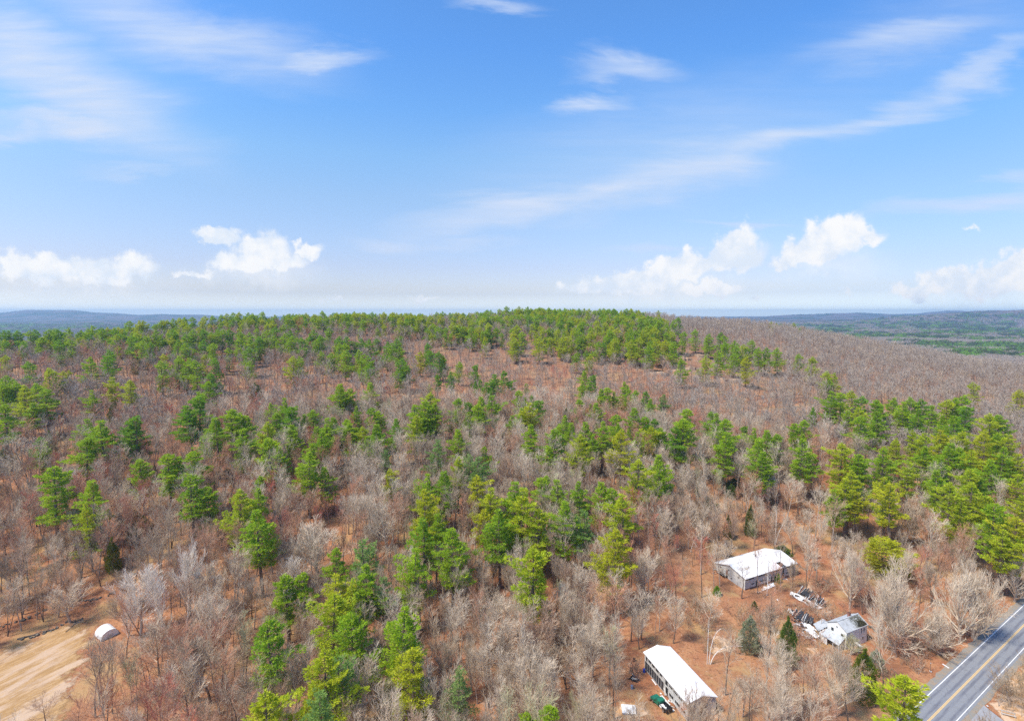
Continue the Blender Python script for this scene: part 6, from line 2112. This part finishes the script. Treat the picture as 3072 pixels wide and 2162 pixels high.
# ------------------------------------------------------------------ the far valley
F = []
ys = 1150.0
while ys < 5200:
    s = 24 + (ys - 1150) * .008
    hw = ys * 1.05
    xs_ = np.arange(-hw, hw, s)
    F.append(np.stack([xs_ + g.uniform(-.45, .45, len(xs_)) * s, ys + g.uniform(-.45, .45, len(xs_)) * s], 1))
    ys += s
F = np.vstack(F)
fx_, fy_ = F[:, 0], F[:, 1]
mk = visible(fx_, fy_, 14, 5) & in_view(fx_, fy_, Z(fx_, fy_), 60, 0)
fx_, fy_ = fx_[mk], fy_[mk]
def clump(name, kind, seed):
    """a stand of a dozen and more trees, each crown its own shape"""
    g_ = np.random.RandomState(seed)
    mb = MB()
    C_, D_, L_, W_ = [], [], [], []
    for k in range(13):
        cx, cy = g_.uniform(-15, 15, 2)
        H = g_.uniform(12, 19)
        if kind == 'pine':
            n = 46
            t = g_.uniform(0, 1, n)
            r = (1 - t) ** .7 * 4.2
            a = g_.uniform(0, 6.28, n)
            C_.append(np.stack([cx + np.cos(a) * r * .7, cy + np.sin(a) * r * .7, H * (.35 + .6 * t)], 1))
            D_.append(np.stack([np.cos(a), np.sin(a), np.full(n, .5)], 1))
            L_.append(g_.uniform(1.6, 2.8, n)); W_.append(g_.uniform(.5, .9, n))
        else:
            n = 52
            a = g_.uniform(0, 6.28, n); r = np.sqrt(g_.uniform(0, 1, n)) * 4.4
            z_ = H * .55 + np.sqrt(np.maximum(0, 1 - (r / 5) ** 2)) * H * .33
            C_.append(np.stack([cx + np.cos(a) * r, cy + np.sin(a) * r, z_ * g_.uniform(.55, 1.0, n)], 1))
            D_.append(np.stack([np.cos(a) * .6, np.sin(a) * .6, np.full(n, 1.0)], 1) + g_.normal(0, .2, (n, 3)))
            L_.append(g_.uniform(1.8, 3.2, n)); W_.append(g_.uniform(.16, .3, n))
            mb.tubes([(cx, cy, 0)], [(cx, cy, H * .8)], [.3], [.1], 3)
    blades(mb, np.vstack(C_), np.vstack(D_), np.concatenate(L_), np.concatenate(W_), g_)
    return mb
tn = vnoise(fx_ * .55, fy_, 260) * .6 + vnoise(fx_, fy_, 90) * .4
# open band of bare woods in the valley, pines before and behind it
uf, vf = pix(fx_, fy_, Z(fx_, fy_) + 12)
isp = tn > np.where(uf > 2300, .44, .47)
for key, m, lab, mt in (('pine', isp & (tn * 37 % 1 < .6), 'green evergreen woods on the valley floor', 'needles_far'), ('pine', isp & (tn * 37 % 1 >= .6), 'dark evergreen woods on the valley floor', 'needles_dark'),
                        ('bare', ~isp, 'mauve grey leafless woods on the valley floor', 'twigs_hill')):
    ml = [clump('wood_clump', key, s).mesh('wood_clump', MATS[mt]) for s in (1, 2, 3)]
    scatter('valley_wood', lab, ml, fx_[m], fy_[m], Z(fx_[m], fy_[m]), g.uniform(.8, 1.1, m.sum()), g.uniform(1.0, 1.25, m.sum()), 400 + ord(lab[0]), 1.0)

# ------------------------------------------------------------------ logs, stone wall, ledges
LOGS = [('L', 180, 770, 560, 660, 'dark fallen trunk lying along the lane near the clearing', 'dark_log', .22), ('L', 690, 690, 830, 570, 'thin dark log leaning toward the orange lane', 'dark_log', .13),
        ('7', 150, 1020, 390, 900, 'long dark fallen tree with a forked top among red leaves', 'dark_log', .24), ('7', 0, 620, 70, 660, 'dark log at the foot of the beige trees', 'dark_log', .16),
        ('8', 420, 960, 300, 1090, 'short grey log below the middle brush', 'dead_wood', .14), ('8', 10, 890, 80, 850, 'dark log left of the orange brush', 'dark_log', .16),
        ('M', 600, 320, 660, 270, 'dark leaning log in the open orange gap', 'dark_log', .2), ('M', 1300, 770, 1500, 800, 'pale fallen branches right of the yellow pine', 'dead_wood', .13),
        ('M', 1260, 680, 1420, 700, 'pale fallen trunk just above the other pale branches', 'dead_wood', .12), ('M', 190, 790, 300, 830, 'pale logs heaped under the pine row', 'dead_wood', .14),
        ('A', 1120, 480, 1190, 530, 'dark log on the slope above the collapsed barn', 'dark_log', .25), ('A', 870, 320, 1000, 420, 'long dark log running down behind the long coop', 'dark_log', .2),
        ('A', 1190, 150, 1240, 165, 'grey log on the red slope behind the coop', 'dead_wood', .15), ('R', 610, 1100, 690, 1170, 'dark log in the red leaves above the yellow pine', 'dark_log', .2),
        ('8', 600, 990, 560, 1150, 'dark broken branch beside the birch', 'dark_log', .12), ('6', 1100, 1480, 1400, 1420, 'dark log on the near side of the lane', 'dark_log', .2)]
def p_ground(crop, a, b):
    u_, v_ = cp(crop, a, b)
    X, Y = at(u_, v_, 0)
    return np.array([X, Y, float(Z(X, Y))])
for i, (c, xa, ya, xb, yb, lab, m, r) in enumerate(LOGS):
    A, B = p_ground(c, xa, ya), p_ground(c, xb, yb)
    A[2] += r; B[2] += r * 1.3
    L = np.linalg.norm(B - A)
    n = 7
    gg_ = np.random.RandomState(i)
    Q = A + (B - A) * np.linspace(0, 1, n)[:, None]
    Q[1:-1] += gg_.normal(0, .12, (n - 2, 3)) * L / 8
    Q = Q - A
    rr = np.linspace(r, r * .45, n)
    t = thing('fallen_log', lab, 'log', tuple(A), 0, 'fallen logs on the forest floor')
    mb = MB(); mb.tubes(Q[:-1], Q[1:], rr[:-1], rr[1:], 7, cap=True); mb.build('trunk', MATS[m], t)
    k = 5
    u_ = gg_.uniform(.35, .95, k)
    S0 = (B - A) * u_[:, None]
    D = gg_.normal(0, 1, (k, 3)); D[:, 2] = np.abs(D[:, 2]) * .5
    D = D + (B - A) / L
    mb = MB(); mb.tubes(S0, S0 + D * gg_.uniform(.4, 1.2, (k, 1)), np.full(k, r * .35), np.full(k, r * .12), 4); mb.build('branch', MATS[m], t)

def stone_wall(pts, label, seed, n_per=1.9):
    gg_ = np.random.RandomState(seed)
    mb = MB()
    P = [p_ground(*p) for p in pts]
    base = P[0].copy()
    for A, B in zip(P[:-1], P[1:]):
        L = np.linalg.norm((B - A)[:2])
        for k in range(int(L * n_per)):
            if math.sin(k * .11 + seed) > .55: continue
            q = A + (B - A) * gg_.uniform(0, 1) + np.array([gg_.normal(0, .28), gg_.normal(0, .28), 0])
            s = gg_.uniform(.2, .5, 3) * np.array([1.2, 1, .8])
            mb.box(q - base + np.array([0, 0, gg_.uniform(-.12, .22)]), s * 1.35, rz=gg_.uniform(0, 3), rx=gg_.uniform(-.4, .4), ry=gg_.uniform(-.4, .4))
    o = mb.build('stone_wall', MATS['field_stone'])
    o.location = base
    return tag(o, label, 'stone wall', 'old field walls')
stone_wall([('L', 0, 640), ('L', 250, 560), ('L', 480, 470), ('L', 700, 390), ('L', 1000, 350), ('L', 1250, 260), ('L', 1420, 90)], 'long low dark stone wall crossing the trees above the orange lane', 1, 5.0)
stone_wall([('L', 150, 775), ('L', 330, 745), ('L', 560, 670), ('L', 700, 600), ('L', 860, 560)], 'short dark stone wall right on the edge of the orange lane', 2, 4.0)
stone_wall([('A', 1490, 850), ('A', 1650, 960), ('A', 1700, 1030)], 'broken stone wall under the broad maple by the house', 3, 2.5)

def ledge(u0, v0, w, h, seed, label):
    gg_ = np.random.RandomState(seed)
    X, Y = at(u0, v0, 0)
    zc = float(Z(X, Y))
    mb = MB()
    for k in range(14):
        dx, dy = gg_.uniform(-.5, .5) * w, gg_.uniform(-.5, .5) * h
        zz = float(Z(X + dx, Y + dy)) - zc
        n = 7
        aa = np.sort(gg_.uniform(0, 6.28, n))
        rx_, ry_ = gg_.uniform(2.5, 7.5), gg_.uniform(1.2, 3.4)
        poly = [(dx + rx_ * math.cos(q), dy + ry_ * math.sin(q)) for q in aa]
        mb.prism(poly, zz - 1.2, zz + gg_.uniform(.3, 2.4))
    o = mb.build('rock_ledge', MATS['rock'])
    o.location = (X, Y, zc)
    return tag(o, label, 'rock ledge', 'bare rock ledges below the crest')
ledge(2075, 1075, 26, 22, 1, 'largest pale tan rock ledge among the pines below the crest')
ledge(2050, 1110, 20, 12, 2, 'darker broken ledge just under the largest one')
ledge(2195, 1145, 20, 6, 3, 'small tan ledge to the side of the largest one')
ledge(1900, 1092, 26, 6, 4, 'low dark ledge in the brown brush left of the largest ledge')
ledge(1780, 1075, 22, 6, 5, 'faint dark ledge under the middle of the pine band')
ledge(1965, 1125, 14, 5, 6, 'small ledge with pale stones below the low dark one')

# ------------------------------------------------------------------ labels for trees, one by one
ORD = ['leftmost', 'second', 'third', 'fourth', 'fifth', 'sixth', 'seventh', 'eighth', 'ninth', 'tenth', 'eleventh', 'twelfth', 'thirteenth', 'fourteenth', 'fifteenth', 'sixteenth', 'seventeenth', 'eighteenth', 'nineteenth', 'twentieth', 'twenty-first', 'twenty-second', 'twenty-third', 'twenty-fourth', 'twenty-fifth', 'twenty-sixth', 'twenty-seventh', 'twenty-eighth', 'twenty-ninth', 'thirtieth']
def zone(kind, u, v):
    U_, V__ = u / 1.338, v / 1.338
    if kind == 'pine':
        rows = ((745, 'just below the skyline'), (800, 'high on the hill'), (870, 'on upper slope'), (945, 'at mid slope'), (1030, 'in the main belt'), (1130, 'below the belt'), (1260, 'in lower woods'), (9999, 'near bottom edge'))
        cols = 8
    else:
        rows = ((1180, 'in back woods'), (1290, 'in middle woods'), (1400, 'in front woods'), (1500, 'near bottom edge'), (9999, 'at bottom edge'))
        cols = 10
    r = [n for lim, n in rows if V__ < lim][0]
    c = min(max(int(U_ / (2296 / cols)), 0), cols - 1)
    return (r, c, cols)
CW = {8: ['by left border', 'above dirt clearing', 'left of centre', 'left of midline', 'right of midline', 'above near shed', 'above ruined house', 'by right border'],
      10: ['by left border', 'around small white shed', 'right of small white shed', 'under yellow pine pair', 'left of midline', 'right of midline', 'left of near shed', 'between the white roofs', 'around ruined house', 'above the road']}
from collections import defaultdict
Zn = defaultdict(list)
for r in RECS:
    Zn[(r['kind'] in ('pine',) and 'pine' or r['kind'],) + zone('pine' if r['kind'] != 'bare' else 'bare', r['u'], r['v'])].append(r)
seen_ = set()
for key, rs in Zn.items():
    kind, row, c, cols = key
    where = row + ' ' + CW[cols][c]
    for colour in sorted(set(r['c'] for r in rs)):
        sub = sorted([r for r in rs if r['c'] == colour], key=lambda r: r['u'])
        n = len(sub)
        noun = {'pine': 'pine', 'cedar': 'cedar', 'shrub': 'shrub', 'bare': 'leafless tree'}[kind]
        for i, r in enumerate(sub):
            if n == 1:
                lab = 'only %s %s %s' % (colour, noun, where)
            elif i == n - 1:
                lab = 'rightmost %s %s %s' % (colour, noun, where)
            elif i < len(ORD):
                lab = '%s%s %s %s' % (ORD[i] + (' from left' if i else ''), ' ' + colour, noun, where)
            else:
                lab = '%s %s %s' % (colour, noun, where)
            if r['extra']:
                lab = '%s pine %s' % (colour, r['extra'])
            if colour.startswith('broad'):
                lab = 'broad round yellow-green pine standing alone above the ruined house'
            r['o']['label'] = lab
            if not r['extra'] and not colour.startswith('broad'):
                r['o']['group'] = {'pine': 'pines on the hillside', 'cedar': 'cedars among the bare trees', 'shrub': 'green shrubs in the yard', 'bare': 'bare trees of the near woods'}[kind]

# ------------------------------------------------------------------ air
if HAZE:
    def m_haze(N):
        return N.n('ShaderNodeVolumePrincipled', {'Color': (.48, .73, 1.0, 1), 'Density': HAZE, 'Anisotropy': .2})
    m = bpy.data.materials.new('haze')
    m.use_nodes = True
    N = NT(m.node_tree)
    vp = m_haze(N)
    out = N.t.nodes.new('ShaderNodeOutputMaterial')
    N.t.links.new(vp.outputs[0], out.inputs['Volume'])
    hz = MB().box((0, 6000, 62), (30000, 14000, 224)).build('haze', m)
    tag(hz, 'thin bluish air between the camera and the far hills', None, None, 'stuff')
